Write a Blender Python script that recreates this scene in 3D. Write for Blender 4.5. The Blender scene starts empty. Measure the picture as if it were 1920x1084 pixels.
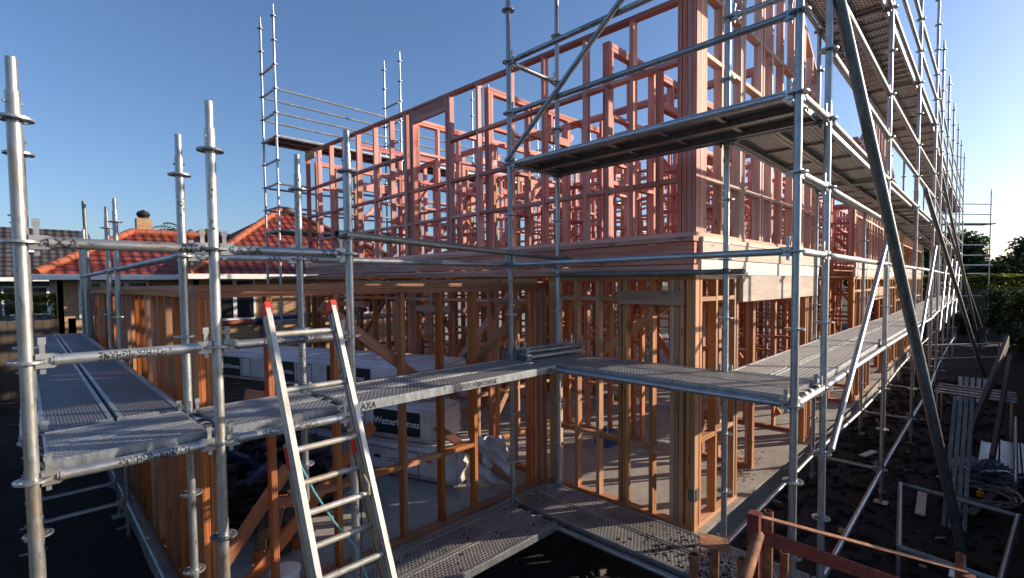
import bpy, bmesh, math, random
from mathutils import Vector, Matrix
from math import sin, cos, tan, radians, pi
random.seed(7)
SC = bpy.context.scene
COL = SC.collection
V = Vector
GZ = -2.88      # ground level (z = 0 is the guard-rail level of the low scaffold lift)
SLAB = -2.62

# ------------------------------------------------------------------ materials
def newmat(name):
    m = bpy.data.materials.new(name); m.use_nodes = True
    nt = m.node_tree; nt.nodes.clear()
    out = nt.nodes.new('ShaderNodeOutputMaterial')
    b = nt.nodes.new('ShaderNodeBsdfPrincipled')
    nt.links.new(b.outputs[0], out.inputs[0])
    return m, nt, b
def N(nt, t, **k):
    n = nt.nodes.new(t)
    for a, v in k.items():
        if a.startswith('i_'): n.inputs[a[2:].replace('_', ' ')].default_value = v
        else: setattr(n, a, v)
    return n
def L(nt, a, b): nt.links.new(a, b)
def ramp(nt, fac, stops):
    r = nt.nodes.new('ShaderNodeValToRGB')
    e = r.color_ramp.elements
    while len(e) > 1: e.remove(e[-1])
    e[0].position, e[0].color = stops[0][0], (*stops[0][1], 1)
    for p, c in stops[1:]:
        x = e.new(p); x.color = (*c, 1)
    L(nt, fac, r.inputs[0]); return r
def mathn(nt, op, a, b=None, c=None):
    n = nt.nodes.new('ShaderNodeMath'); n.operation = op
    for i, v in enumerate((a, b, c)):
        if v is None: continue
        if hasattr(v, 'links'): L(nt, v, n.inputs[i])
        else: n.inputs[i].default_value = v
    return n.outputs[0]
def mixc(nt, fac, a, b, mode='MIX'):
    n = nt.nodes.new('ShaderNodeMix'); n.data_type = 'RGBA'; n.blend_type = mode
    for i, v in ((0, fac), (6, a), (7, b)):
        if hasattr(v, 'links'): L(nt, v, n.inputs[i])
        elif i == 0: n.inputs[0].default_value = v
        else: n.inputs[i].default_value = (*v, 1)
    return n.outputs[2]
def objcoord(nt, scale=(1, 1, 1), jitter=True):
    tc = N(nt, 'ShaderNodeTexCoord'); mp = N(nt, 'ShaderNodeMapping')
    mp.inputs['Scale'].default_value = scale
    L(nt, tc.outputs['Object'], mp.inputs[0])
    oi = N(nt, 'ShaderNodeObjectInfo')
    if jitter:
        cb = N(nt, 'ShaderNodeCombineXYZ')
        for i, f in enumerate((37., 91., 53.)): L(nt, mathn(nt, 'MULTIPLY', oi.outputs['Random'], f), cb.inputs[i])
        L(nt, cb.outputs[0], mp.inputs['Location'])
    return mp.outputs[0], oi.outputs['Random'], tc.outputs['Object']
def noise(nt, vec, scale, detail=3, rough=.55):
    n = N(nt, 'ShaderNodeTexNoise'); n.inputs['Scale'].default_value = scale
    n.inputs['Detail'].default_value = detail; n.inputs['Roughness'].default_value = rough
    L(nt, vec, n.inputs['Vector']); return n.outputs['Fac']
def bump(nt, b, h, strength=.3, dist=.01):
    n = N(nt, 'ShaderNodeBump'); n.inputs['Strength'].default_value = strength; n.inputs['Distance'].default_value = dist
    L(nt, h, n.inputs['Height']); L(nt, n.outputs[0], b.inputs['Normal'])

def timber(name, dark, mid, light, knot):
    m, nt, b = newmat(name)
    v, rnd, _ = objcoord(nt, (14, 14, 1.1))
    g = noise(nt, v, 2.2, 5, .6)
    w = N(nt, 'ShaderNodeTexWave', wave_type='BANDS', bands_direction='X'); w.inputs['Scale'].default_value = .9
    w.inputs['Distortion'].default_value = 7; w.inputs['Detail'].default_value = 2; w.inputs['Detail Scale'].default_value = .6
    L(nt, v, w.inputs['Vector'])
    f = mathn(nt, 'ADD', mathn(nt, 'MULTIPLY', g, .6), mathn(nt, 'MULTIPLY', w.outputs['Fac'], .34))
    c = ramp(nt, f, [(.22, dark), (.5, mid), (.8, light)]).outputs[0]
    v2, _, _ = objcoord(nt, (5, 5, 1.5))
    vo = N(nt, 'ShaderNodeTexVoronoi'); vo.inputs['Scale'].default_value = 1.7; L(nt, v2, vo.inputs['Vector'])
    k = ramp(nt, vo.outputs['Distance'], [(.06, (1, 1, 1)), (.17, (0, 0, 0))]).outputs[0]
    c = mixc(nt, mathn(nt, 'MULTIPLY', k, .75), c, knot)
    v3, _, _ = objcoord(nt, (2, 2, 2))
    s = noise(nt, v3, 1.3, 4)
    hs = N(nt, 'ShaderNodeHueSaturation'); L(nt, c, hs.inputs['Color'])
    L(nt, mathn(nt, 'ADD', mathn(nt, 'MULTIPLY', rnd, .55), mathn(nt, 'ADD', mathn(nt, 'MULTIPLY', s, .35), .55)), hs.inputs['Value'])
    L(nt, mathn(nt, 'ADD', mathn(nt, 'MULTIPLY', mathn(nt, 'FRACT', mathn(nt, 'MULTIPLY', rnd, 7.3)), .35), .82), hs.inputs['Saturation'])
    L(nt, mathn(nt, 'ADD', mathn(nt, 'MULTIPLY', mathn(nt, 'FRACT', mathn(nt, 'MULTIPLY', rnd, 17.3)), .014), .489), hs.inputs['Hue'])
    L(nt, hs.outputs[0], b.inputs['Base Color'])
    b.inputs['Roughness'].default_value = .72
    bump(nt, b, f, .25, .004)
    return m
M = {}
M['pine'] = timber('orange pine', (.30, .105, .040), (.42, .165, .065), (.52, .24, .11), (.12, .045, .022))
M['tan'] = timber('tan pine', (.36, .17, .07), (.50, .26, .115), (.62, .38, .19), (.15, .065, .03))
M['pink'] = timber('pink treated pine', (.46, .15, .115), (.64, .26, .205), (.75, .42, .33), (.19, .05, .035))
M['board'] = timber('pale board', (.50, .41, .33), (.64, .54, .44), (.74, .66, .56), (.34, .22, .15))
M['pinkboard'] = timber('dull pink board', (.36, .16, .115), (.48, .24, .175), (.58, .33, .25), (.15, .05, .035))
M['pinklit'] = timber('pink pine paled for sun', (.50, .27, .20), (.64, .40, .31), (.74, .54, .43), (.25, .10, .07))  # paler copy of the pink timber, sunlight painted into the side frames' colour
M['brownboard'] = timber('brown board', (.045, .032, .022), (.075, .052, .034), (.11, .08, .05), (.04, .03, .02))

def galv(name, lo, hi, metal=.75, rough=.42, dirt=.4, dirtcol=(.28, .17, .07)):
    m, nt, b = newmat(name)
    v, rnd, _ = objcoord(nt, (1, 1, .35))
    n1 = noise(nt, v, 38, 4, .65); n2 = noise(nt, v, 6, 3)
    f = mathn(nt, 'ADD', mathn(nt, 'MULTIPLY', n1, .5), mathn(nt, 'MULTIPLY', n2, .5))
    c = ramp(nt, f, [(.35, lo), (.62, hi)]).outputs[0]
    n3 = noise(nt, v, 11, 6, .7)
    d = ramp(nt, n3, [(.52, (0, 0, 0)), (.68, (1, 1, 1))]).outputs[0]
    c = mixc(nt, mathn(nt, 'MULTIPLY', d, dirt), c, dirtcol)
    v4, _, _ = objcoord(nt, (3, 3, 1))
    n4 = noise(nt, v4, 17, 6, .75)
    c = mixc(nt, mathn(nt, 'MULTIPLY', ramp(nt, n4, [(.60, (0, 0, 0)), (.66, (1, 1, 1))]).outputs[0], .7), c, (.66, .64, .60))
    c = mixc(nt, mathn(nt, 'MULTIPLY', ramp(nt, n4, [(.36, (1, 1, 1)), (.41, (0, 0, 0))]).outputs[0], .6), c, (.07, .065, .06))
    hs = N(nt, 'ShaderNodeHueSaturation'); L(nt, c, hs.inputs['Color'])
    L(nt, mathn(nt, 'ADD', mathn(nt, 'MULTIPLY', rnd, .4), .78), hs.inputs['Value'])
    L(nt, hs.outputs[0], b.inputs['Base Color'])
    b.inputs['Metallic'].default_value = metal
    L(nt, mathn(nt, 'ADD', mathn(nt, 'MULTIPLY', n1, .3), rough - .15), b.inputs['Roughness'])
    bump(nt, b, n1, .12, .002)
    return m
M['galv'] = galv('galvanised steel', (.29, .31, .33), (.48, .50, .51))
M['galvochre'] = galv('ochre mottled galvanised steel', (.36, .36, .36), (.56, .55, .53), dirt=.6, dirtcol=(.45, .27, .08))  # stronger ochre blotches, for the two left front poles and their ledgers
M['darktube'] = galv('dull dark steel tube', (.10, .12, .12), (.20, .22, .21), .5, .5, .4, (.12, .06, .03))
M['alu'] = galv('scuffed aluminium', (.36, .345, .32), (.56, .535, .49), .5, .52, .65, (.35, .24, .12))
M['alubrown'] = galv('dirty aluminium channel', (.33, .27, .19), (.52, .44, .33), .5, .5, .5, (.22, .12, .05))

def deckmat(name, base, hole, sx=.030, sy=.024, dirt=.3, rad=(.22, .30)):
    m, nt, b = newmat(name)
    v, rnd, oc = objcoord(nt)
    sp = N(nt, 'ShaderNodeSeparateXYZ'); L(nt, oc, sp.inputs[0])
    u = mathn(nt, 'DIVIDE', sp.outputs[0], sx); w = mathn(nt, 'DIVIDE', sp.outputs[1], sy)
    row = mathn(nt, 'FLOOR', w)
    u2 = mathn(nt, 'ADD', u, mathn(nt, 'MULTIPLY', mathn(nt, 'MODULO', row, 2), .5))
    fu = mathn(nt, 'SUBTRACT', mathn(nt, 'FRACT', u2), .5); fw = mathn(nt, 'SUBTRACT', mathn(nt, 'FRACT', w), .5)
    d = mathn(nt, 'SQRT', mathn(nt, 'ADD', mathn(nt, 'MULTIPLY', fu, fu), mathn(nt, 'MULTIPLY', fw, fw)))
    h = ramp(nt, d, [(.22, (1, 1, 1)), (.30, (0, 0, 0))]).outputs[0]
    n1 = noise(nt, v, 9, 5, .65); n2 = noise(nt, v, 2.3, 3)
    c = ramp(nt, n1, [(.3, tuple(x * .72 for x in base)), (.7, base)]).outputs[0]
    vm, _, _ = objcoord(nt, (.8, 2.2, 1)); nm = noise(nt, vm, 3.1, 7, .7)
    dd = mathn(nt, 'MAXIMUM', ramp(nt, n2, [(.45, (0, 0, 0)), (.7, (1, 1, 1))]).outputs[0], ramp(nt, nm, [(.54, (0, 0, 0)), (.64, (1, 1, 1))]).outputs[0])
    c = mixc(nt, mathn(nt, 'MULTIPLY', dd, dirt), c, (.10, .08, .065))
    geo = N(nt, 'ShaderNodeNewGeometry'); sz = N(nt, 'ShaderNodeSeparateXYZ'); L(nt, geo.outputs['Normal'], sz.inputs[0])
    flat = mathn(nt, 'GREATER_THAN', mathn(nt, 'ABSOLUTE', sz.outputs[2]), .8)
    hm = mathn(nt, 'MULTIPLY', h, flat)
    c = mixc(nt, hm, c, hole)
    L(nt, c, b.inputs['Base Color'])
    b.inputs['Metallic'].default_value = .45; b.inputs['Roughness'].default_value = .5
    bump(nt, b, mathn(nt, 'MULTIPLY', d, 1.), .8, .012)
    return m
M['deck'] = deckmat('perforated steel deck', (.38, .38, .385), (.05, .05, .05))
M['deckrib'] = deckmat('ribbed steel deck', (.66, .65, .62), (.08, .08, .08), .075, .036, .15)
M['deckdark'] = deckmat('dusty perforated deck', (.19, .19, .215), (.08, .08, .085), .020, .016, .35)
M['decklow'] = deckmat('muddy perforated deck', (.40, .38, .36), (.04, .04, .04), .034, .030, .6)

def plain(name, col, rough=.6, metal=0, var=.25, scale=6, bmp=0):
    m, nt, b = newmat(name)
    v, rnd, _ = objcoord(nt)
    n1 = noise(nt, v, scale, 5, .65)
    c = ramp(nt, n1, [(.25, tuple(x * (1 - var) for x in col)), (.75, tuple(min(1, x * (1 + var)) for x in col))]).outputs[0]
    L(nt, c, b.inputs['Base Color']); b.inputs['Roughness'].default_value = rough; b.inputs['Metallic'].default_value = metal
    if bmp: bump(nt, b, n1, bmp, .02)
    return m
M['black'] = plain('black paint', (.012, .012, .012), .6)
m, nt, b = newmat('worn stencil ink')
v, rnd, _ = objcoord(nt)
c = ramp(nt, noise(nt, v, 55, 5, .7), [(.50, (.015, .015, .017)), (.62, (.30, .31, .32))]).outputs[0]
L(nt, c, b.inputs['Base Color']); b.inputs['Roughness'].default_value = .6; M['ink'] = m
M['white'] = plain('white paint', (.75, .75, .73), .4, 0, .06)
M['whitetext'] = plain('white print', (.7, .7, .7), .6, 0, .05)
M['redlabel'] = plain('red sticker', (.55, .03, .02), .45, 0, .2, 30)
M['navy'] = plain('navy print', (.02, .035, .10), .5, 0, .2)
M['fascia'] = plain('white fascia', (.78, .77, .74), .4, 0, .05)
M['bluewall'] = plain('grey blue cladding', (.13, .17, .21), .7)
M['glass'] = plain('dark window glass', (.02, .025, .03), .08, 0, .2)
M['rope'] = plain('teal rope', (.10, .30, .33), .8, 0, .3, 60)
M['cable'] = plain('black cable', (.015, .016, .018), .6)
M['orange'] = plain('orange plastic', (.8, .30, .02), .4)
M['bluepipe'] = plain('blue tarp roll', (.03, .07, .17), .4)
M['green'] = plain('green spray mark', (.25, .55, .03), .6)
M['darkbits'] = plain('dark rubbish', (.02, .02, .02), .7)
M['grey'] = plain('grey plastic', (.25, .25, .26), .5)
M['woodpale'] = plain('pale wood chip', (.35, .26, .17), .8)
M['foil'] = plain('crumpled foil', (.25, .28, .32), .3, .6, .4, 20, .5)
M['rubber'] = plain('black rubber', (.02, .02, .02), .8)

def rustmat(name, lo, mid, hi):
    m, nt, b = newmat(name)
    v, rnd, _ = objcoord(nt)
    n1 = noise(nt, v, 14, 6, .7)
    c = ramp(nt, n1, [(.3, lo), (.5, mid), (.7, hi)]).outputs[0]
    L(nt, c, b.inputs['Base Color']); b.inputs['Roughness'].default_value = .75; b.inputs['Metallic'].default_value = .2
    bump(nt, b, n1, .3, .004); return m
M['rust'] = rustmat('rusty steel', (.10, .035, .02), (.26, .10, .045), (.42, .21, .10))
M['redrust'] = rustmat('red oxide bar', (.08, .015, .012), (.20, .03, .02), (.28, .07, .04))

# wrapped pack plastic
m, nt, b = newmat('white plastic wrap')
v, rnd, _ = objcoord(nt)
n1 = noise(nt, v, 3, 6, .6)
c = ramp(nt, n1, [(.3, (.52, .45, .44)), (.7, (.78, .70, .69))]).outputs[0]
L(nt, c, b.inputs['Base Color']); b.inputs['Roughness'].default_value = .38
bump(nt, b, noise(nt, v, 7, 5, .6), .5, .03); M['wrap'] = m
# concrete
m, nt, b = newmat('concrete')
v, rnd, _ = objcoord(nt, jitter=False)
n1 = noise(nt, v, 1.6, 6, .65); n2 = noise(nt, v, 25, 4, .6)
f = mathn(nt, 'ADD', mathn(nt, 'MULTIPLY', n1, .7), mathn(nt, 'MULTIPLY', n2, .3))
c = ramp(nt, f, [(.3, (.20, .17, .14)), (.5, (.33, .30, .26)), (.7, (.45, .42, .37))]).outputs[0]
L(nt, c, b.inputs['Base Color']); b.inputs['Roughness'].default_value = .7
bump(nt, b, n2, .25, .01); M['concrete'] = m
# soil
m, nt, b = newmat('dark soil')
v, rnd, _ = objcoord(nt, jitter=False)
n1 = noise(nt, v, 1.2, 7, .65); n2 = noise(nt, v, 14, 6, .7)
c = ramp(nt, n1, [(.3, (.012, .009, .007)), (.55, (.026, .020, .015)), (.75, (.05, .038, .028))]).outputs[0]
c = mixc(nt, ramp(nt, n2, [(.62, (0, 0, 0)), (.78, (1, 1, 1))]).outputs[0], c, (.075, .058, .042))
L(nt, c, b.inputs['Base Color']); b.inputs['Roughness'].default_value = .95
bump(nt, b, mathn(nt, 'ADD', n1, mathn(nt, 'MULTIPLY', n2, .4)), 1., .12); M['soil'] = m
# brick (uv in metres)
m, nt, b = newmat('sunlit brick')
uv = N(nt, 'ShaderNodeUVMap'); br = N(nt, 'ShaderNodeTexBrick')
L(nt, uv.outputs[0], br.inputs['Vector'])
br.inputs['Color1'].default_value = (.50, .26, .11, 1); br.inputs['Color2'].default_value = (.30, .11, .05, 1); br.inputs['Mortar'].default_value = (.42, .36, .27, 1)
br.inputs['Scale'].default_value = 1; br.inputs['Mortar Size'].default_value = .008; br.inputs['Brick Width'].default_value = .24; br.inputs['Row Height'].default_value = .086
br.inputs['Bias'].default_value = -.1
n1 = noise(nt, uv.outputs[0], 3, 5)
c = mixc(nt, mathn(nt, 'MULTIPLY', n1, .6), br.outputs['Color'], (.48, .34, .17))
L(nt, c, b.inputs['Base Color']); b.inputs['Roughness'].default_value = .85
bump(nt, b, br.outputs['Fac'], -.5, .01); M['brick'] = m
def tiles(name, a_, b_, c_):
    m, nt, b = newmat(name)
    uv = N(nt, 'ShaderNodeUVMap'); sp = N(nt, 'ShaderNodeSeparateXYZ'); L(nt, uv.outputs[0], sp.inputs[0])
    row = mathn(nt, 'FRACT', mathn(nt, 'DIVIDE', sp.outputs[1], .36))
    colw = mathn(nt, 'FRACT', mathn(nt, 'ADD', mathn(nt, 'DIVIDE', sp.outputs[0], .25), mathn(nt, 'MULTIPLY', mathn(nt, 'FLOOR', mathn(nt, 'DIVIDE', sp.outputs[1], .36)), .0)))
    prof = mathn(nt, 'SINE', mathn(nt, 'MULTIPLY', colw, 2 * pi))
    hgt = mathn(nt, 'ADD', mathn(nt, 'MULTIPLY', row, -.8), mathn(nt, 'MULTIPLY', prof, .35))
    n1 = noise(nt, uv.outputs[0], 2.2, 5)
    c = ramp(nt, n1, [(.3, a_), (.5, b_), (.72, c_)]).outputs[0]
    edge = ramp(nt, row, [(.2, (1, 1, 1)), (.34, (0, 0, 0))]).outputs[0]
    seam = ramp(nt, colw, [(.10, (1, 1, 1)), (.22, (0, 0, 0))]).outputs[0]
    dk = mathn(nt, 'MAXIMUM', edge, mathn(nt, 'MULTIPLY', seam, .45))
    c = mixc(nt, mathn(nt, 'MULTIPLY', dk, .8), c, tuple(x * .10 for x in a_))
    L(nt, c, b.inputs['Base Color']); b.inputs['Roughness'].default_value = .6
    bump(nt, b, hgt, .9, .05); return m
M['redtile'] = tiles('red concrete tiles', (.15, .018, .010), (.23, .034, .018), (.30, .06, .03))
M['greytile'] = tiles('dark grey concrete tiles', (.045, .035, .03), (.075, .06, .05), (.12, .09, .07))
M['ridge'] = plain('orange ridge tiles', (.33, .09, .04), .6, 0, .25, 5)
M['ridgegrey'] = plain('tan ridge tiles', (.25, .17, .10), .7, 0, .25, 5)
def leafmat(name, a_, b_):
    m, nt, b = newmat(name)
    geo = N(nt, 'ShaderNodeNewGeometry')
    c = ramp(nt, geo.outputs['Random Per Island'], [(.0, a_), (1., b_)]).outputs[0]
    L(nt, c, b.inputs['Base Color']); b.inputs['Roughness'].default_value = .6
    tr = N(nt, 'ShaderNodeBsdfTranslucent'); L(nt, c, tr.inputs[0]); mx = N(nt, 'ShaderNodeMixShader'); mx.inputs[0].default_value = .35
    out = [n for n in nt.nodes if n.type == 'OUTPUT_MATERIAL'][0]
    L(nt, b.outputs[0], mx.inputs[1]); L(nt, tr.outputs[0], mx.inputs[2]); L(nt, mx.outputs[0], out.inputs[0]); return m
M['leaf'] = leafmat('dark leaves', (.018, .035, .010), (.055, .085, .02))
M['leafy'] = leafmat('yellow green leaves', (.12, .14, .02), (.30, .30, .04))
M['leafp'] = leafmat('grey green palm', (.05, .075, .04), (.12, .16, .08))
M['bark'] = plain('bark', (.09, .065, .045), .9, 0, .4, 8, .5)
M['fence'] = timber('weathered fence boards', (.030, .026, .018), (.055, .046, .03), (.08, .068, .042), (.03, .02, .015))

# ------------------------------------------------------------------ object helpers
def tag(o, label=None, cat=None, group=None, kind=None):
    if label: o['label'] = label
    if cat: o['category'] = cat
    if group: o['group'] = group
    if kind: o['kind'] = kind
    return o
def thing(name, label, cat, loc=(0, 0, 0), group=None):
    o = bpy.data.objects.new(name, None); COL.objects.link(o); o.location = loc; o.empty_display_size = .1
    return tag(o, label, cat, group, 'thing')
def orig(o):
    p = V((0, 0, 0))
    while o is not None: p += o.location; o = o.parent
    return p
def put(name, me, parent, loc, rot=None):
    """rot: 3x3 world matrix. parents carry translations only (or are leaves)"""
    o = bpy.data.objects.new(name, me); COL.objects.link(o)
    m = Matrix.Translation(V(loc)) @ (rot.to_4x4() if rot is not None else Matrix.Identity(4))
    if parent is not None:
        o.parent = parent
        pm = WORLD.get(parent.name, Matrix.Translation(parent.location))
        m2 = pm.inverted() @ m
    else: m2 = m
    o.matrix_basis = m2
    WORLD[o.name] = m
    return o
WORLD = {}
class MB:
    def __init__(s): s.v = []; s.f = []; s.mi = []; s.uv = []
    def face(s, pts, mi=0, uv=None):
        i = len(s.v); s.v += [tuple(p) for p in pts]; s.f.append(tuple(range(i, i + len(pts)))); s.mi.append(mi)
        s.uv.append(uv or [(0, 0)] * len(pts))
    def add(s, vs, fs, mi=0):
        i = len(s.v); s.v += [tuple(p) for p in vs]
        for f in fs: s.f.append(tuple(i + k for k in f)); s.mi.append(mi); s.uv.append([(0, 0)] * len(f))
    def box(s, lo, hi, mi=0, X=None):
        x0, y0, z0 = lo; x1, y1, z1 = hi
        vs = [V(p) for p in ((x0,y0,z0),(x1,y0,z0),(x1,y1,z0),(x0,y1,z0),(x0,y0,z1),(x1,y0,z1),(x1,y1,z1),(x0,y1,z1))]
        if X is not None: vs = [X @ p for p in vs]
        s.add(vs, [(0,3,2,1),(4,5,6,7),(0,1,5,4),(1,2,6,5),(2,3,7,6),(3,0,4,7)], mi)
    def tube(s, p, q, r, n=12, mi=0, r2=None, cap=True, hollow=False):
        p, q = V(p), V(q); d = (q - p).normalized()
        x = d.orthogonal().normalized() if abs(d.z) < .99 else V((1, 0, 0)); x = (x - d * x.dot(d)).normalized(); y = d.cross(x)
        r2 = r if r2 is None else r2; i = len(s.v)
        for c, rr in ((p, r), (q, r2)):
            for k in range(n):
                t = 2 * pi * k / n; s.v.append(tuple(c + (x * cos(t) + y * sin(t)) * rr))
        for k in range(n):
            s.f.append((i + k, i + (k + 1) % n, i + n + (k + 1) % n, i + n + k)); s.mi.append(mi); s.uv.append([(0, 0)] * 4)
        if hollow:
            j = len(s.v)
            for c, rr in ((p, r * .86), (q, r2 * .86)):
                for k in range(n):
                    t = 2 * pi * k / n; s.v.append(tuple(c + (x * cos(t) + y * sin(t)) * rr))
            for k in range(n):
                k1 = (k + 1) % n
                for f in ((j + k, j + n + k, j + n + k1, j + k1), (i + k, j + k, j + k1, i + k1), (i + n + k, i + n + k1, j + n + k1, j + n + k)):
                    s.f.append(f); s.mi.append(mi); s.uv.append([(0, 0)] * 4)
        elif cap:
            s.f.append(tuple(range(i + n - 1, i - 1, -1))); s.mi.append(mi); s.uv.append([(0, 0)] * n)
            s.f.append(tuple(range(i + n, i + 2 * n))); s.mi.append(mi); s.uv.append([(0, 0)] * n)
    def path(s, pts, r, n=8, mi=0):
        for a, b in zip(pts, pts[1:]): s.tube(a, b, r, n, mi)
    def mesh(s, name, mats, smooth=False):
        me = bpy.data.meshes.new(name); me.from_pydata(s.v, [], s.f)
        for m in (mats if isinstance(mats, (list, tuple)) else [mats]): me.materials.append(M[m])
        me.polygons.foreach_set('material_index', s.mi)
        ul = me.uv_layers.new(name='UVMap')
        fl = [c for f in s.uv for p in f for c in p]
        ul.data.foreach_set('uv', fl)
        if smooth:
            me.polygons.foreach_set('use_smooth', [True] * len(s.f))
            try: me.set_sharp_from_angle(angle=radians(40))
            except Exception: pass
        me.update(); return me
CACHE = {}
def frame(p, q, side):
    z = (V(q) - V(p)).normalized(); x = V(side); x = (x - z * x.dot(z)).normalized(); y = z.cross(x)
    return Matrix((x, y, z)).transposed()
def lumber(parent, name, p, q, w, t, mat, side=(1, 0, 0)):
    """a stick of timber from p to q; w along side, t across"""
    Ln = (V(q) - V(p)).length
    if Ln < .02: return None
    k = ('lum', round(Ln, 3), w, t, mat)
    if k not in CACHE:
        b = MB(); c = min(.003, w / 8)
        x, y = w / 2, t / 2
        prof = [(-x + c, -y), (x - c, -y), (x, -y + c), (x, y - c), (x - c, y), (-x + c, y), (-x, y - c), (-x, -y + c)]
        vs = [(a_, b_, 0) for a_, b_ in prof] + [(a_, b_, Ln) for a_, b_ in prof]
        fs = [(i, (i + 1) % 8, 8 + (i + 1) % 8, 8 + i) for i in range(8)] + [tuple(range(7, -1, -1)), tuple(range(8, 16))]
        b.add(vs, fs); CACHE[k] = b.mesh(name, mat)
    return put(name, CACHE[k], parent, p, frame(p, q, side))

# far part of the long run drifts a little towards the house
BT = [(-9, 0), (6.9, 0), (9.94, .08), (13, .25), (16, .36), (19, .45), (22, .51), (25.3, .6), (32, .7)]
def bend(a, b):
    for (x0, s0), (x1, s1) in zip(BT, BT[1:]):
        if a <= x1: s = s0 + (s1 - s0) * (a - x0) / (x1 - x0); break
    else: s = BT[-1][1]
    return a - .7 * s, b + .7 * s

# ------------------------------------------------------------------ scaffold components
TR = .02415
def rosette_mesh():
    if 'ros' in CACHE: return CACHE['ros']
    b = MB(); h = .005; n = 32
    def ring(r0, r1):
        vs = []
        for k in range(n):
            t = 2 * pi * k / n
            for r, z in ((r0, -h), (r1, -h), (r1, h), (r0, h)): vs.append((r * cos(t), r * sin(t), z))
        fs = []
        for k in range(n):
            i, j = 4 * k, 4 * ((k + 1) % n)
            for m_ in range(4):
                n_ = (m_ + 1) % 4; fs.append((i + m_, j + m_, j + n_, i + n_))
        b.add(vs, fs)
    ring(.024, .034); ring(.050, .062)
    for k in range(8):
        t = 2 * pi * k / 8 + pi / 8
        b.box((.032, -.008, -h * .9), (.052, .008, h * .9), 0, Matrix.Rotation(t, 3, 'Z'))
    CACHE['ros'] = b.mesh('rosette', 'galv', True); return CACHE['ros']
def pole(parent, a, b, z0, z1, top=True, near=True, mat='galv', nside=20, jack=True):
    """z0 base, z1 = level of the last rosette"""
    zt = z1 + .11
    key = ('pole', round(zt - z0, 3), top, near, mat, round((z1 - z0) % .5, 3))
    if key not in CACHE:
        m = MB(); H = zt - z0; n = nside if near else 10
        m.tube((0, 0, .12), (0, 0, H), TR, n)
        if top:
            m.tube((0, 0, H - .002), (0, 0, H + .135), .019, n)
            for s_ in (-1, 1): m.tube((s_ * .02, 0, H - .045), (s_ * .032, 0, H - .045), .006, 8)
        if not near:
            z = z1 - z0
            while z > .15:
                m.tube((0, 0, z - .006), (0, 0, z + .006), .062, 10); z -= .5
        CACHE[key] = m.mesh('pole', mat, True)
    p = put('pole', CACHE[key], parent, (a, b, z0), Matrix.Rotation(random.uniform(0, 6), 3, 'Z'))
    if near:
        z = z1
        while z > z0 + .2:
            put('rosette', rosette_mesh(), p, (a, b, z), Matrix.Rotation(radians(45), 3, 'Z')); z -= .5
    if jack:
        if 'jack' not in CACHE:
            m = MB(); m.tube((0, 0, -.02), (0, 0, .2), .018, 12); m.box((-.07, -.07, -.025), (.07, .07, -.017))
            m.tube((0, 0, .1), (0, 0, .13), .034, 12); m.box((-.10, -.008, .105), (.10, .008, .12))
            CACHE['jack'] = m.mesh('base_jack', 'galv', True)
        put('base_jack', CACHE['jack'], parent, (a, b, z0))
    return p
def ledger(parent, p, q, near=True, mat='galv', name='ledger'):
    p, q = V(p), V(q); L_ = (q - p).length
    key = ('led', round(L_, 3), near, mat)
    if key not in CACHE:
        m = MB(); e = .045
        m.tube((0, 0, e + .03), (0, 0, L_ - e - .03), TR, 20 if near else 8)
        if near:
            for z, s_ in ((0, 1), (L_, -1)):
                def B(lo, hi):
                    l = (lo[0], lo[1], z + s_ * lo[2]); h = (hi[0], hi[1], z + s_ * hi[2])
                    m.box(tuple(min(x, y) for x, y in zip(l, h)), tuple(max(x, y) for x, y in zip(l, h)))
                B((.008, -.017, .027), (.030, .017, .085)); B((-.030, -.017, .027), (-.008, .017, .085)); B((-.026, -.0165, .055), (.026, .0165, .09))
                m.tube((0, 0, z + s_ * .085), (0, 0, z + s_ * .10), .0275, 16)
                # wedge: long side up (x is up)
                B((-.055, -.004, .040), (.095, .004, .058)); B((.07, -.005, .036), (.10, .005, .062))
        CACHE[key] = m.mesh('ledger', mat, True)
    return put(name, CACHE[key], parent, p, frame(p, q, (0, 0, 1)))
def tubeobj(parent, name, p, q, r, mat='galv', n=14, hollow=False):
    m = MB(); L_ = (V(q) - V(p)).length
    m.tube((0, 0, 0), (0, 0, L_), r, n, hollow=hollow)
    return put(name, m.mesh(name, mat, True), parent, p, frame(p, q, (0, 0, 1) if abs((V(q) - V(p)).normalized().z) < .95 else (1, 0, 0)))
def clamp(parent, c):
    if 'clamp' not in CACHE:
        m = MB(); m.tube((0, 0, -.022), (0, 0, .022), .034, 14); m.tube((-.034, 0, .0), (-.075, 0, 0), .008, 8); m.box((-.06, -.014, -.014), (-.045, .014, .014))
        m.tube((.03, .0, 0), (.03, .045, 0), .02, 10)
        CACHE['clamp'] = m.mesh('clamp', 'darktube', True)
    return put('clamp', CACHE['clamp'], parent, c, Matrix.Rotation(random.uniform(0, 6), 3, 'Z'))
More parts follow.
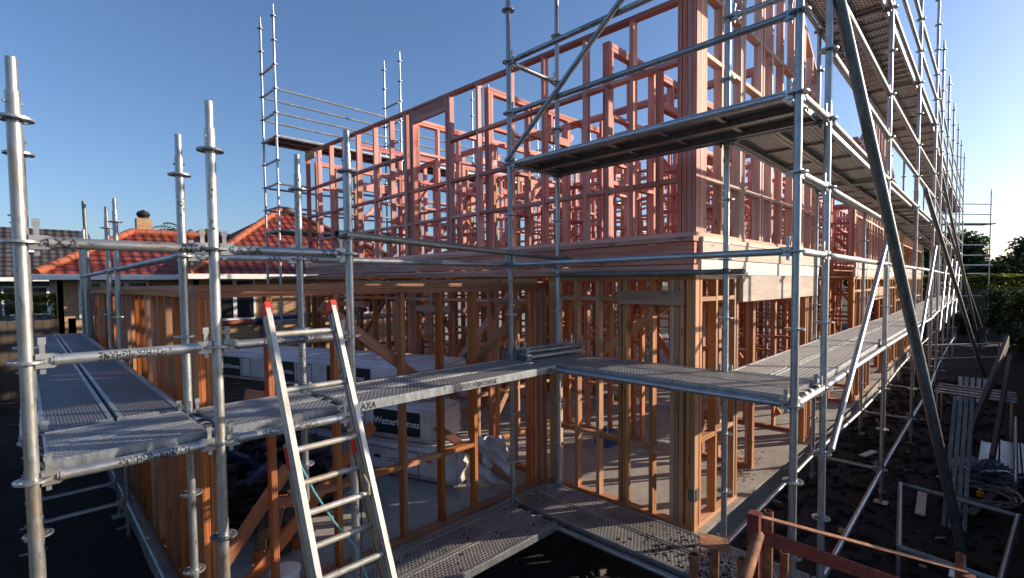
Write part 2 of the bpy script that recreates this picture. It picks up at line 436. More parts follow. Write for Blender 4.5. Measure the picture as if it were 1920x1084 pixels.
def board_mesh(L_, W, mat, ribs):
    key = ('brd', round(L_, 3), W, mat, ribs)
    if key in CACHE: return CACHE[key]
    m = MB(); e = .05; y = W / 2
    m.box((e, -y, -.004), (L_ - e, y, 0))
    for s_ in (-1, 1):
        m.box((e, min(s_ * y, s_ * (y - .004)) - .0005 * (s_ < 0), -.058), (L_ - e, max(s_ * y, s_ * (y - .004)) + .0005 * (s_ > 0), -.001), 1)
        y0, y1 = sorted((s_ * (y - .0045), s_ * (y - .026)))
        m.box((e, y0, -.0585), (L_ - e, y1, -.053), 1)
        m.box((e, y0, .0), (L_ - e, y1, .004), 1)
    n = int(L_ / ribs)
    for k in range(n + 1):
        x = e + .02 + (L_ - 2 * e - .08) * k / n
        m.box((x, -y + .0265, -.030), (x + .035, y - .0265, -.0045), 1)
    for x0, s_ in ((e, -1), (L_ - e, 1)):
        m.box((min(x0, x0 + s_ * .012), -y, -.055), (max(x0, x0 + s_ * .012), y, -.002), 1)
        for yy in (-y * .62, y * .62):      # claws that sit over the tube
            cx = x0 + s_ * .047
            prev = None
            for k in range(7):
                t = pi * k / 6
                p = (cx - s_ * .031 * cos(t), -.042 + .033 * sin(t))
                if prev:
                    a0, a1 = V((prev[0], yy, prev[1])), V((p[0], yy, p[1]))
                    d = (a1 - a0); X = frame(a0, a1, (0, 1, 0)).to_4x4(); X.translation = a0
                    m.box((-.022, -.004, -.003), (.022, .004, d.length + .003), 1, X)
                prev = p
    CACHE[key] = m.mesh('deck_board', [mat, 'galv']); return CACHE[key]
def board(parent, p, q, W=.32, mat='deck', ribs=.5, zoff=.046):
    p, q = V(p), V(q); d = (q - p); x = d.normalized(); y = V((-x.y, x.x, 0)).normalized(); z = x.cross(y)
    return put('deck_board', board_mesh(round(d.length, 2), W, mat, ribs), parent, p + V((0, 0, zoff)), Matrix((x, y, z)).transposed())
def deck(parent, p, q, side, n=2, W=.32, gap=.016, off=.05, mat='deck', ribs=.5, dz=0):
    """n boards from ledger point p to q, first board starting off metres along side"""
    side = V(side).normalized()
    for k in range(n):
        s = side * (off + W / 2 + k * (W + gap))
        board(parent, V(p) + s + V((0, 0, dz)), V(q) + s + V((0, 0, dz)), W, mat, ribs)

FONT = None
def text_mesh(body, size, depth=0, align='CENTER'):
    cu = bpy.data.curves.new('lettering', 'FONT'); cu.body = body; cu.size = size; cu.align_x = align; cu.offset = size * .02; cu.align_y = 'CENTER'; cu.resolution_u = 2
    o = bpy.data.objects.new('tmp', cu); COL.objects.link(o)
    bpy.context.view_layer.update()
    dg = bpy.context.evaluated_depsgraph_get()
    me = bpy.data.meshes.new_from_object(o.evaluated_get(dg)); bpy.data.objects.remove(o); return me
def text_on_tube(parent, body, p, q, t, size, toward, mat='ink', flip=False, r=TR + .0006, sx=1., up=.0):
    """lettering wrapped on the tube p-q, centred at fraction t, on the side that faces 'toward'"""
    me = text_mesh(body, size); p, q = V(p), V(q); x = (q - p).normalized()
    c = p + (q - p) * t; n = (V(toward) - c); n = (n - x * n.dot(x)).normalized()
    if x.cross(n).z < 0 and False: pass
    y = n.cross(x)
    if (y.z < 0) != flip: x = -x; y = -y
    # subdivide for wrapping
    bm = bmesh.new(); bm.from_mesh(me)
    bmesh.ops.subdivide_edges(bm, edges=bm.edges, cuts=2, use_grid_fill=False)
    bmesh.ops.triangulate(bm, faces=bm.faces)
    rng = random.Random(len(body))
    for v in bm.verts:
        u, w = v.co.x * sx, v.co.y + up; ang = w / r
        v.co = c + x * u + (n * cos(ang) + y * sin(ang)) * r - c
    bm.to_mesh(me); bm.free(); me.materials.clear(); me.materials.append(M[mat])
    return put('lettering', me, parent, c)
def text_flat(parent, body, c, xdir, n, size, mat='ink', sx=1., name='lettering'):
    me = text_mesh(body, size); x = V(xdir).normalized(); n = V(n).normalized(); y = n.cross(x)
    for v in me.vertices: v.co = V((v.co.x * sx, v.co.y, 0))
    me.materials.clear(); me.materials.append(M[mat])
    return put(name, me, parent, c, Matrix((x, y, n)).transposed())

CAM = V((-3.5062, -3.5711, -.1932))
# ------------------------------------------------------------------ SCAFFOLD
PP = {'P3': (-.03, -.05), 'P3b': (.70, -.06), 'P2b': (-2.09, .03), 'P2': (-2.09, -.73), 'P1b': (-2.8, .05), 'P1': (-2.81, -.70),
      'P0b': (-3.50, .03), 'P0': (-3.51, -.70), 'P4': (.01, -2.62), 'P5': (.74, -2.62), 'P4b': (.73, -1.89), 'P6': (3.82, -2.56), 'P7': (6.88, -2.52)}
def at(n, z): return V((*PP[n], z))

# --- left run: along the garage side
S1 = thing('scaffold', 'low galvanised scaffold with dusty mesh deck running back beside the garage side wall', 'scaffold', (-3.5, .03, GZ))
leftp = []
for b in (3.07, 3.80, 6.87, 7.60):
    leftp.append((-2.8, b, .5)); leftp.append((-3.53, b, .5))
for a, b, t in leftp: pole(S1, a, b, GZ, t, near=b < 5)
for n in ('P0b', 'P1b'): pole(S1, *PP[n], GZ, .5, mat='galv')
bs = [.04, 3.07, 3.80, 6.87, 7.60]
for b0, b1 in zip(bs, bs[1:]):
    for a in (-2.8, -3.53):
        for z in ((0, -1, -2.5) if a > -3 else (-2.5, -1)):
            ledger(S1, (a, b0, z), (a, b1, z), near=b0 < 4)
for b in bs[1:]:
    for z in (-1, -2.5): ledger(S1, (-3.53, b, z), (-2.8, b, z), near=b < 4)
for b0, b1 in zip(bs, bs[1:]):
    for k in range(2):
        x = -3.47 + .15 + k * .33
        board(S1, (x, b0, -1), (x, b1, -1), .315, 'deckdark', .42)
text_on_tube(S1, 'ATX', (-2.8, 6.87, 0), (-2.8, 3.8, 0), .2, .05, CAM)

# --- front run
S2 = thing('scaffold', 'two lift galvanised scaffold across the garage front with the metal ladder leaning on it', 'scaffold', (-2.8, -.7, GZ))
for n in ('P0', 'P1'): pole(S2, *PP[n], GZ, .5, mat='galvochre')
for n in ('P2', 'P2b'): pole(S2, *PP[n], GZ, .5, mat='galv')
def Lg(S, n1, n2, z, near=True, **k): return ledger(S, at(n1, z), at(n2, z), near, **k)
LED = {}
for z in (0, -.5, -1): LED['01', z] = Lg(S2, 'P0', 'P1', z, mat='galvochre')
for z in (0, -.5, -1, -2.5): LED['12', z] = Lg(S2, 'P1', 'P2', z)
Lg(S2, 'P0', 'P1', -2.5); Lg(S2, 'P0b', 'P1b', -1); Lg(S2, 'P0b', 'P1b', -2.5)
for z in (0, -1, -2.5): LED['12b', z] = Lg(S2, 'P1b', 'P2b', z)
for z in (0, -1, -2.5): LED['23', z] = Lg(S2, 'P2b', 'P3', z)
for n1, n2 in (('P0', 'P0b'), ('P1', 'P1b'), ('P2', 'P2b')):
    for z in (-1, -2.5): Lg(S2, n1, n2, z)
# decks of the front run (bays along a)
B0 = -.70
for (x0, x1) in ((-3.505, -2.805), (-2.805, -2.09)):
    deck(S2, (x0, B0 + .04, -1), (x1, B0 + .04, -1), (0, 1, 0), 2, .305, .01, .03, 'deck')
    deck(S2, (x0, B0 + .04, -2.5), (x1, B0 + .04, -2.5), (0, 1, 0), 2, .305, .01, .03, 'decklow') if x0 < -4 else None
d1 = [None, None]
for k in range(2):
    y = B0 + .07 + .155 + k * .318
    d1[k] = board(S2, (-2.09, y, -1), (-.0, y - .02, -1), .31, 'deck')
    board(S2, (-2.09, y, -2.5), (-.0, y - .02, -2.5), .31, 'decklow')
ledger(S2, at('P1', -1.5), at('P1b', -1.5)) if False else None
# stencils
fh = 'FOTHERINGHAME'
text_on_tube(LED['01', -.5], '\u2039 FOTHERINGHAME', at('P0', -.5), at('P1', -.5), .52, .056, CAM, flip=True, sx=.55)
text_on_tube(LED['01', -1], 'FOTHERINGHAME', at('P0', -1), at('P1', -1), .60, .056, CAM, flip=True, sx=.62)
text_on_tube(LED['01', 0], 'AXA', at('P0', 0), at('P1', 0), .17, .062, CAM, sx=1.)
text_on_tube(LED['01', 0], 'AXA', at('P0', 0), at('P1', 0), .87, .062, CAM, sx=1.)
text_on_tube(LED['12', 0], 'AXA', at('P1', 0), at('P2', 0), .22, .062, CAM, sx=1.)
text_on_tube(LED['12', 0], 'AXA', at('P1', 0), at('P2', 0), .84, .062, CAM, sx=1.)
text_on_tube(LED['12b', 0], 'AXA', at('P1b', 0), at('P2b', 0), .75, .045, CAM, sx=1.)
text_on_tube(LED['12b', 0], 'AXA', at('P2b', 0), at('P3', 0), .04, .045, CAM, sx=1.)
text_on_tube(LED['12', -.5], 'FOTHERINGHAME', at('P1', -.5), at('P2', -.5), .52, .052, CAM, sx=.75)
text_on_tube(LED['12', -1], '(FATHERINGHAMS)', at('P1', -1), at('P2', -1), .48, .052, CAM, sx=.66)
text_on_tube(LED['23', 0], 'FOTHERINGHAME', at('P2b', 0), at('P3', 0), .52, .04, CAM, sx=.9)
text_on_tube(LED['23', 0], 'AXA', at('P2b', 0), at('P3', 0), .95, .04, CAM, sx=.9)
for (t, s_, sx) in (('AXA', .055, .8), ('\u203a FOTHERINGHAME', .045, .8), ('AXA', .055, .8)):
    pass
yv = B0 + .07 - .0022
def sidetext(body, a, size, z=-.985, sx=.8):
    f = (a + 2.09) / 2.09
    text_flat(d1[0], body, (a, yv - .02 * f - .001, z), (1, -.0096, 0), (0, -1, 0), size, sx=sx)
sidetext('AXA', -1.93, .066); sidetext('\u203a FOTHERINGHAME', -.98, .056, sx=.8); sidetext('\u203a AXA', -.13, .06)
# vertical stencils on the standards
def polestamp(n, z, body, size=.045, S=S2):
    p, q = at(n, z - .3), at(n, z + .3)
    me = text_mesh(body, size); c = at(n, z); d = (CAM - c); d.z = 0; d.normalize(); side = V((0, 0, 1)).cross(d); r = TR + .0007
    for v in me.vertices:
        u, w = v.co.x, v.co.y; an = w / r
        v.co = V((0, 0, -u)) + (d * cos(an) + side * sin(an)) * r
    me.materials.clear(); me.materials.append(M['ink']); put('lettering', me, S, c)
for n, z, t in (('P1', .3, 'AXA'), ('P1', .12, 'AX'), ('P1b', .3, 'FOTH'), ('P2b', .34, 'AXA'), ('P2b', -.78, 'FOTHERING'), ('P2b', -2.0, 'FOTH'), ('P2', -1.55, 'AXA'), ('P2', .1, 'AXA')):
    polestamp(n, z, t, .05, S1 if n == 'P1b' else S2)
# scrap tube clamped on as an extra guard rail
tubeobj(S2, 'tube', (-2.18, -.76, .115), (.83, -.15, .07), TR, 'darktube', hollow=True); clamp(S2, at('P2', .11) + V((0, -.0, 0)))
clamp(S2, (.68, -.16, .10))
# end couplers with spare wedges (junctions between deck boards)
# --- step run beside the two-storey front
S3 = thing('scaffold', 'tall galvanised scaffold bay in front of the two storey corner, with raking diagonal tube', 'scaffold', (-.03, -.05, GZ))
for n in ('P3', 'P3b', 'P4b'): pole(S3, *PP[n], GZ if n == 'P4b' else -2.62, 5.5)
LL = {}
for z in (-2.5, -1, 0, 1, 1.5, 2, 3): LL['34', z] = Lg(S3, 'P3', 'P4', z)
for z in (-2.5, -1, 1, 3): Lg(S3, 'P3b', 'P4b', z)
for z in (-1, 1, 2, -2.5, 3): LL['33b', z] = Lg(S3, 'P3', 'P3b', z)
ledger(S3, at('P3', 0) + V((0, 0, 0)), at('P3b', 0))
for n in range(2):
    for z, mt in ((-1, 'deck'), (-2.5, 'decklow'), (1, 'deck'), (3, 'deck')):
        x = .01 + .045 + .16 + n * .326
        y0 = -.06 if z > -2 else .0
        board(S3, (x - .02, y0, z), (x, -2.6, z), .318, mt, .45)
tubeobj(S3, 'brace', at('P3', 1.0) + V((-.05, 0, .02)), at('P4', 3.05) + V((-.05, 0, 0)), TR, 'galv')
tubeobj(S3, 'tube', (.78, -.02, -.10), (.80, -2.02, -.105), TR, 'darktube', hollow=True); clamp(S3, (.70, -.06, -.1)); clamp(S3, (.73, -1.89, -.1))
text_on_tube(S3, 'FOTHERINGHAME', at('P3', 2), at('P4', 2), .42, .045, CAM)
text_on_tube(S3, 'AXA AX', at('P3', 2), at('P4', 2), .1, .04, CAM)
text_on_tube(S3, 'AXA', at('P3', 2), at('P3b', 2), .3, .04, CAM); text_on_tube(S3, 'AXA', at('P3', 2), at('P3b', 2), .75, .04, CAM)
polestamp('P3', 1.62, 'AXA', .045, S3)

# --- long run beside the two-storey side
S4 = thing('scaffold', 'long four lift galvanised scaffold receding along the sunlit right side of the house', 'scaffold', (.74, -2.62, GZ))
BY = [.74, 3.82, 6.88] + [.73 + 3.07 * k for k in range(3, 10)]
def outer(k):
    if k == 0: return PP['P5']
    if k == 1: return PP['P6']
    if k == 2: return PP['P7']
    return bend(BY[k], -2.55)
def inner(k):
    if k == 0: return PP['P4b']
    return bend(BY[k], -1.82)
pole(S4, *PP['P4'], GZ, 5.5); 
for k in range(10):
    nr = k < 4
    pole(S4, *outer(k), GZ, 5.5, near=nr)
    if k: pole(S4, *inner(k), GZ, 5.5, near=k < 3)
def P3d(t, z): return V((t[0], t[1], z))
for k in range(9):
    nr = k < 3
    o0, o1, i0, i1 = outer(k), outer(k + 1), inner(k), inner(k + 1)
    for z in (-2.5, -1, 0, .5, 1, 1.5, 2, 3, 3.5, 4, 5) if k else (-2.5, -1, 0, .5, 1, 1.5, 2, 3, 3.5, 4, 5):
        if (z == .5 and k) or z == 5: continue
        ledger(S4, P3d(o0, z), P3d(o1, z), nr)
    for z in (-2.5, -1, 0, 1, 3, 5): 
        if z in (0, 5): continue
        ledger(S4, P3d(i0, z), P3d(i1, z), nr)
    for z in (-2.5, -1, 1, 3):
        ledger(S4, P3d(o1, z), P3d(i1, z), nr)
    for z in (-1, 1, 3, 5):
        if z == 5: continue
        hatch = (z == 3 and k == 1)
        for n in range(2):
            s = .05 + .16 + n * .33
            u = V((i0[0] - o0[0], i0[1] - o0[1], 0)).normalized()
            board(S4, P3d(o0, z) + u * s, P3d(o1, z) + u * s, .32, 'deckrib', .25 if hatch else .62)
for z in (-1, .5, 1, 2, 3, 0): Lg(S4, 'P4', 'P5', z)
for z in (-1, 1, 2, 3): Lg(S4, 'P5', 'P4b', z)
# corner infill board at each deck
# hatch ladder under the third deck
m = MB()
A_, B_ = V((4.1, -2.05, 2.80)), V((6.3, -2.0, 2.86))
for s_ in (-.17, .17): m.tube(A_ + V((0, s_, 0)), B_ + V((0, s_, 0)), .018, 8)
for t in range(9): c = A_.lerp(B_, (t + .5) / 9); m.tube(c + V((0, -.17, 0)), c + V((0, .17, 0)), .012, 8)
put('access_ladder', m.mesh('access_ladder', 'alu', True), S4, (0, 0, 0))
# bay diagonals in the lowest lift (bright tubes) 
for k in range(0, 8):
    z0, z1 = (-1.5, .5) if k in (0, 2, 4, 6) else (-1.5, .5)
    if k in (1, 3): continue
    a_, b_ = P3d(outer(k), z0) + V((.03, -.05, .03)), P3d(outer(k + 1), z1) + V((-.03, -.05, 0))
    tubeobj(S4, 'brace', a_, b_, TR, 'galv')
for k, (bk, zt) in enumerate(((1, 1.0),)): pass
# base ledgers on the ground (runners)
# --- big raking props on the street side
def prop(lab, top, base, r, clampz=True, grp=None):
    t = thing('raking_prop', lab, 'prop', base, grp)
    tubeobj(t, 'tube', base, top, r, 'darktube' if False else 'galv', 20)
    m = MB(); m.box((-.12, -.12, -.02), (.12, .12, -.005)); m.tube((0, -.05, .03), (0, .05, .03), .03, 10)
    put('foot_plate', m.mesh('foot_plate', 'galv'), t, base)
    return t
M['prop'] = galv('dull blue grey prop steel', (.12, .14, .15), (.24, .27, .28), .6, .45, .25, (.16, .10, .05))
def raker(lab, top, base, r):
    t = thing('raking_prop', lab, 'prop', base, 'raking props bracing the long scaffold')
    tubeobj(t, 'tube', base, top, r, 'prop', 20)
    m = MB(); m.box((-.12, -.12, -.03), (.12, .12, -.015)); m.tube((0, -.05, .0), (0, .05, .0), .03, 10)
    put('foot_plate', m.mesh('foot_plate', 'galv'), t, base)
    c = V(top).lerp(V(base), .02)
    put('clamp', CACHE['clamp'], t, c)
raker('thick dark steel prop leaning from the near ground up past the corner pole', (.70, -2.64, 2.05), (2.45, -3.39, -2.86), .040)
raker('second raking prop, meeting the scaffold under the second deck', (6.95, -2.62, 1.28), (11.9, -3.40, -2.86), .034)
raker('farther thin raking prop ending near the far hedge', (13.0, -2.35, 2.6), (22.6, -2.95, -2.86), .036)
raker('farthest raking prop, beside the end of the long scaffold', (16.0, -2.3, 1.5), (24.5, -3.1, -2.86), .036)

# --- rear run (behind the upper storey)
S5 = thing('scaffold', 'thin tall bright scaffold tower rising behind the far left end of the upper storey', 'scaffold', (.4, 7.46, GZ))
ra = [.4, 3.46, 6.5, 9.5, 12.6, 15.7]
for k, a in enumerate(ra):
    for b in (7.46, 8.19): pole(S5, a if b > 8 else a + .02, b, GZ, 5.5, near=False)
    for z in (4.5, 4, 3.5, 3, 2.5, 2, 1.5, 1, .5, 0, -1): ledger(S5, (a + .02, 7.46, z), (a, 8.19, z), False)
for a0, a1 in zip(ra, ra[1:]):
    for b in (7.46, 8.19):
        for z in (4, 3.5, 3, 2, 1.5, 1, 0, -1): ledger(S5, (a0, b, z), (a1, b, z), False)
    for z in (3, 1, -1): deck(S5, (a0, 7.46, z), (a1, 7.46, z), (0, 1, 0), 2, .32, .02, .03, 'deckdark', .6)
# --- end tower at the far right
S6 = thing('scaffold', 'small far scaffold end bay standing against the sky above the right hand hedge', 'scaffold', (30.5, -3.1, GZ))
e1, e0 = (30.3, -3.0), (28.2, -1.3)
for p in (e1, e0): pole(S6, *p, GZ, 4.0, near=False)
for z in (3.5, 3.0, 1.5, 1.0, .1, -1): ledger(S6, (*e0, z), (*e1, z), False)
board(S6, (*e0, 2.5), (*e1, 2.5), .6, 'deckdark'); board(S6, (*e0, .5), (*e1, .5), .4, 'deckdark')

# loose ledgers stacked on the inner corner of the deck
for k in range(7):
    lab = ['galvanised ledger on the near side of the loose stack on the corner deck', 'second ledger of the loose stack on the corner deck', 'third ledger in the bottom layer of the loose stack', 'fourth ledger in the bottom layer of the loose stack',
           'loose ledger at the back of the stack on the corner deck', 'upper ledger lying on the near side of the loose stack', 'uppermost ledger at the back of the loose stack'][k]
    y = -.24 + .085 * k if k < 5 else -.2 + .17 * (k - 5)
    z = -.925 if k < 5 else -.872
    x0 = -.06 + random.uniform(-.05, .05)
    p, q = V((x0 + .02, y, z)), V((x0 + .95, y - .05 - random.uniform(0, .05), z))
    o = ledger(None, p, q); o.name = 'loose_ledger'; WORLD[o.name] = o.matrix_basis.copy()
    tag(o, lab, 'scaffold tube', 'loose scaffold tubes stacked on the corner deck')
    text_on_tube(o, 'FOTHERINGHAME' if k % 2 else 'AXA', p, q, .5, .035, CAM + V((0, 0, 3)), sx=.8)

# ------------------------------------------------------------------ HOUSE FRAME
def wall(label, axis, c, s0, s1, z0, z1, studs, nogs=(), mat='pine', openings=(), t=.09, sgn=1, braces=(), zf=None, plates=2, name='wall_frame', nogmat=None, clusters=(), cm=None):
    """axis 'a': runs along a at b=c..c+t*sgn ; axis 'b': runs along b at a=c..c+t*sgn"""
    cc = c + sgn * t / 2
    def P(s, z):
        if axis == 'a':
            x, y = bend(s, cc); return V((x, y, z))
        x, y = bend(cc, s); return V((x, y, z))
    side = (0, 1, 0) if axis == 'a' else (1, 0, 0)     # across
    along = (1, 0, 0) if axis == 'a' else (0, 1, 0)
    top = zf or (lambda s: z1)
    W = thing(name, label, 'wall frame', P((s0 + s1) / 2, z0), 'timber wall frames of the house')
    def run(nm, u0, u1, zfun, h, m_=mat, w=t):
        n = max(1, int(abs(u1 - u0) / 4.5 + .5)) if zf is None else 1
        for i in range(n):
            a0, a1 = u0 + (u1 - u0) * i / n, u0 + (u1 - u0) * (i + 1) / n
            lumber(W, nm, P(a0, zfun(a0)), P(a1, zfun(a1)), w, h, m_, side)
    op = list(openings)
    run('bottom_plate', s0, s1, lambda s: z0 + .0225, .045) if not any(o[2] <= z0 + .01 for o in op) else None
    if any(o[2] <= z0 + .01 for o in op):
        u = s0
        for o in sorted(o for o in op if o[2] <= z0 + .01):
            if o[0] > u + .05: run('bottom_plate', u, o[0], lambda s: z0 + .0225, .045)
            u = o[1]
        if s1 > u + .05: run('bottom_plate', u, s1, lambda s: z0 + .0225, .045)
    if zf is None or True:
        knots = [s0, s1]
        if zf is not None and hasattr(zf, 'knots'): knots = zf.knots
        for u0, u1 in zip(knots, knots[1:]):
            for i in range(plates): run('top_plate', u0, u1, lambda s, i=i: top(s) - .0225 - .0455 * i, .045, mat, t if i == 0 else t - .004)
    def stud(s, za, zb, m_=mat, nm='stud'):
        if zb - za > .06: lumber(W, nm, P(s, za), P(s, zb), .045, t - .003, m_, along)
    ztop = lambda s: top(s) - .045 * plates - .002
    for s in studs:
        hit = [o for o in op if o[0] + .02 < s < o[1] - .02]
        if hit:
            o = hit[0]
            if o[2] > z0 + .1: stud(s, z0 + .045, o[2] - .045)
            if o[3] < ztop(s) - .1: stud(s, o[3] + (o[4] if len(o) > 4 else .0), ztop(s))
        else: stud(s, z0 + .045, ztop(s), cm if (cm and random.random() < .4) else mat)
    for o in op:
        if o[2] > z0 + .1: run('sill', o[0], o[1], lambda s: o[2] - .0225, .045)
        if len(o) > 4 and o[4] > 0:
            lumber(W, 'lintel', P(o[0], o[3] + o[4] / 2), P(o[1], o[3] + o[4] / 2), t + .004, o[4], mat, side)
    ss = sorted(studs)
    for zn in nogs:
        lo, hi = s0, s1
        if isinstance(zn, tuple): zn, lo, hi = zn
        for u0, u1 in zip(ss, ss[1:]):
            if u1 - u0 < .12 or u0 < lo - .03 or u1 > hi + .03: continue
            mid = (u0 + u1) / 2
            if any(o[0] - .02 < mid < o[1] + .02 and o[2] - .05 < zn < o[3] + (o[4] if len(o) > 4 else 0) + .05 for o in op): continue
            lumber(W, 'nogging', P(u0 + .0235, zn), P(u1 - .0235, zn), t - .006, .045, nogmat or mat, side)
    for (u0, za, u1, zb) in braces:
        off = V((0, (t / 2 + .0235) * sgn, 0)) if axis == 'a' else V(((t / 2 + .0235) * sgn, 0, 0))
        lumber(W, 'brace', P(u0, za) + off, P(u1, zb) + off, .045, .09, mat, side)
    return W
def spaced(s0, s1, d, extra=()):
    n = max(1, round((s1 - s0) / d)); r = [s0 + .0225 + (s1 - s0 - .045) * i / n for i in range(n + 1)]
    r += [s0 + .0685 + .001, s1 - .0685 - .001]
    return sorted(set(r + list(extra)))
GT = -.18   # garage frame top
# garage
wall('orange pine garage side wall of closely seen studs beside the left scaffold deck', 'b', -2.68, .442, 7.4, SLAB, GT, spaced(.442, 7.4, .31), (), 'pine', t=.13)
wall('open garage front wall frame with the wrapped packs showing through it', 'a', .35, -2.68, .97, SLAB, GT,
     [-2.655, -2.608, -2.561, -2.20, -1.68, -1.04, -.60, -.17, .70, .76, .88, .95], ((-1.06, -1.68, -.17), (-1.89, -2.2, .1), ), 'pine',
     braces=((-1.75, -.36, -.62, -1.25), (.75, -.42, -.3, -1.2)))
W = wall('garage rear wall frame in front of the brick house', 'a', 7.31, -2.545, .99, SLAB, GT, spaced(-2.545, .99, .6, [-1.3, -1.25]), ((-1.45, -2.6, -1.2),), 'pine', openings=((-1.23, .93, SLAB, -.40, .12),))
wall('internal garage wall frame with diagonal brace behind the packs', 'b', 1.0, .52, 7.3, SLAB, -.12, spaced(.52, 7.3, .45), (-1.35, -.42), 'pine',
     openings=((2.3, 3.2, SLAB, -.62, .10), (4.9, 5.9, -1.6, -.6, .1)), braces=((1.1, -.3, 2.9, -1.9), (6.6, -.3, 4.6, -2.0)))
# lower front of the two-storey part
wall('tan ground floor wall frame at the two storey corner, above the near lower deck', 'b', 1.0, -1.5, .34, SLAB, -.12,
     [-1.4775, -1.43, -1.36, -1.31, -1.262, -1.03, -.72, -.665, -.37, -.07, .22, .27, .315], ((-1.90, -1.28, .3), (-.36, -.69, .3), (-1.06, -1.28, .3)), 'tan', plates=1)
t_ = bpy.data.objects['wall_frame.004'] if 'wall_frame.004' in bpy.data.objects else None
lumber(t_, 'lintel', (.975, -.67, -.345), (.975, -1.40, -.345), .045, .14, 'tan', (1, 0, 0))
lumber(t_, 'brace', (1.13, -.30, -1.0), (1.13, -1.32, -.30), .045, .09, 'tan', (1, 0, 0))
tag(thing('junction_bolt', 'x', 'x'), None) if False else None
# long side ground floor, first block
LW = wall('sunlit ground floor side wall frame with wide opening under a deep beam', 'a', -1.5, 1.1, 5.25, SLAB, -.12,
     [1.13, 1.5, 1.98, 2.05, 4.68, 4.78, 5.02, 5.22], ((-1.75, 1.1, 2.0), (-.36, 1.1, 2.0), (-.36, 4.7, 5.25), (-1.75, 4.7, 5.25)), 'tan', openings=((2.07, 4.66, SLAB, -.42, .29),), plates=1)
lumber(LW, 'brace', (2.0, -1.35, -2.0), (2.9, -.8, -.8), .045, .09, 'tan', (0, 1, 0))
# joist / rim boards
RB = thing('rim_board', 'doubled pink rim boards capping the ground floor along the front', 'beam', (1., 3, -.12), 'rim boards between the two storeys')
for z, h, off, mt in ((-.0955, .045, 0, 'pine'), (-.049, .045, .004, 'pinkboard'), (.085, .20, .014, 'pinkboard')):
    dz = .035
    lumber(RB, 'board', (1.005 - off, -1.5, z), (1.005 - off, 3.1, z + dz), .045 if h > .1 else .088, h, mt, (1, 0, 0))
    lumber(RB, 'board', (1.005 - off, 3.1, z + dz), (1.005 - off, 7.45, z + 2 * dz), .045 if h > .1 else .088, h, mt, (1, 0, 0))
lumber(RB, 'bottom_plate', (1.02, -1.5, .222), (1.02, 7.45, .222), .14, .045, 'pinkboard', (1, 0, 0))
RS = thing('rim_board', 'pale sunlit rim boards wrapping the long side above the deep beam', 'beam', (3, -1.5, -.12), 'rim boards between the two storeys')
for z, h, off in ((-.045, .15, 0), (.115, .165, .012)):
    lumber(RS, 'board', (1.1, -1.49 - off, z), (5.3, -1.49 - off, z), .045, h, 'board', (0, 1, 0))
lumber(RS, 'bottom_plate', (1.1, -1.46, .222), (5.3, -1.46, .222), .14, .045, 'board', (0, 1, 0))
lumber(RS, 'beam', (2.07, -1.525, -.27), (5.1, -1.525, -.27), .045, .29, 'board', (0, 1, 0))
# upper floor sheet + joists
FS = thing('floor_frame', 'dark underside of the upper floor joists inside the house', 'floor frame', (3, 3, -.1))
for k in range(17):
    y = -1.2 + k * .52
    lumber(FS, 'joist', (1.1, y, .06), (5.2, y, .06), .045, .24, 'pine', (0, 1, 0))
for k in range(15):
    y = -1.1 + k * .56
    p, q = bend(8.2, y), bend(23.5, y)
    lumber(FS, 'joist', (*p, .06), (*q, .06), .045, .24, 'pine', (0, 1, 0))
# upper front wall
UZ = .245
def ztf(b): return 2.52 + (b + 1.5) * .027
zt = lambda s: ztf(s)
UF = wall('big pink upper storey front wall frame with three rows of noggings against the sky', 'b', 1.0, -1.5, 7.42, UZ, 2.6,
     [7.39, 6.8, 6.22, 5.65, 5.08, 4.45, 3.9, 3.46, 3.41, 3.28, 3.22, 2.33, 2.26, 1.63, 1.0, .42, -.2, -.8, -1.33, -1.38, -1.43, -1.4775],
     (.80, (1.33, .95, 7.4), (1.93, -1.4, 2.3), (1.93, 3.4, 7.4)), 'pink', zf=zt, plates=1,
     openings=())
lumber(UF, 'lintel', (1.03, 2.36, ztf(2.8) - .15), (1.03, 3.2, ztf(2.8) - .15), .045, .2, 'pink', (1, 0, 0))
for s in (-.50, -1.10): lumber(UF, 'stud', (1.045, s, UZ + .045), (1.045, s, 1.9), .045, .087, 'pink', (0, 1, 0))
lumber(UF, 'lintel', (1.0, 6.9, ztf(7) - .12), (1.0, 7.38, ztf(7) - .12), .045, .14, 'tan', (1, 0, 0))
# corner posts (long side face)
class ZF:
    def __init__(s, knots, zs): s.knots = knots; s.zs = zs
    def __call__(s, x):
        for (k0, k1, z0, z1) in zip(s.knots, s.knots[1:], s.zs, s.zs[1:]):
            if x <= k1: return z0 + (z1 - z0) * (x - k0) / (k1 - k0)
        return s.zs[-1]
wall('sunlit upper side wall frame with a gable top next to the near corner', 'a', -1.5, 1.0, 5.25, UZ, 2.5,
     [1.12, 1.165, 1.21, 1.60, 2.10, 2.15, 2.20, 2.72, 2.80, 3.1, 3.50, 3.95, 4.40, 4.46, 4.85, 5.22],
     (1.36, .82, 2.0, 2.6), 'pinklit', zf=ZF([1.0, 3.6, 5.25], [2.52, 4.1, 2.85]), plates=1)
wall('pink frame inside the upper storey just behind the sunlit side wall', 'a', -.4, 1.2, 5.2, UZ, 2.5, spaced(1.2, 5.2, .5), (.95, 1.7), 'pink', openings=((2.2, 3.1, UZ, 2.05, .1),))
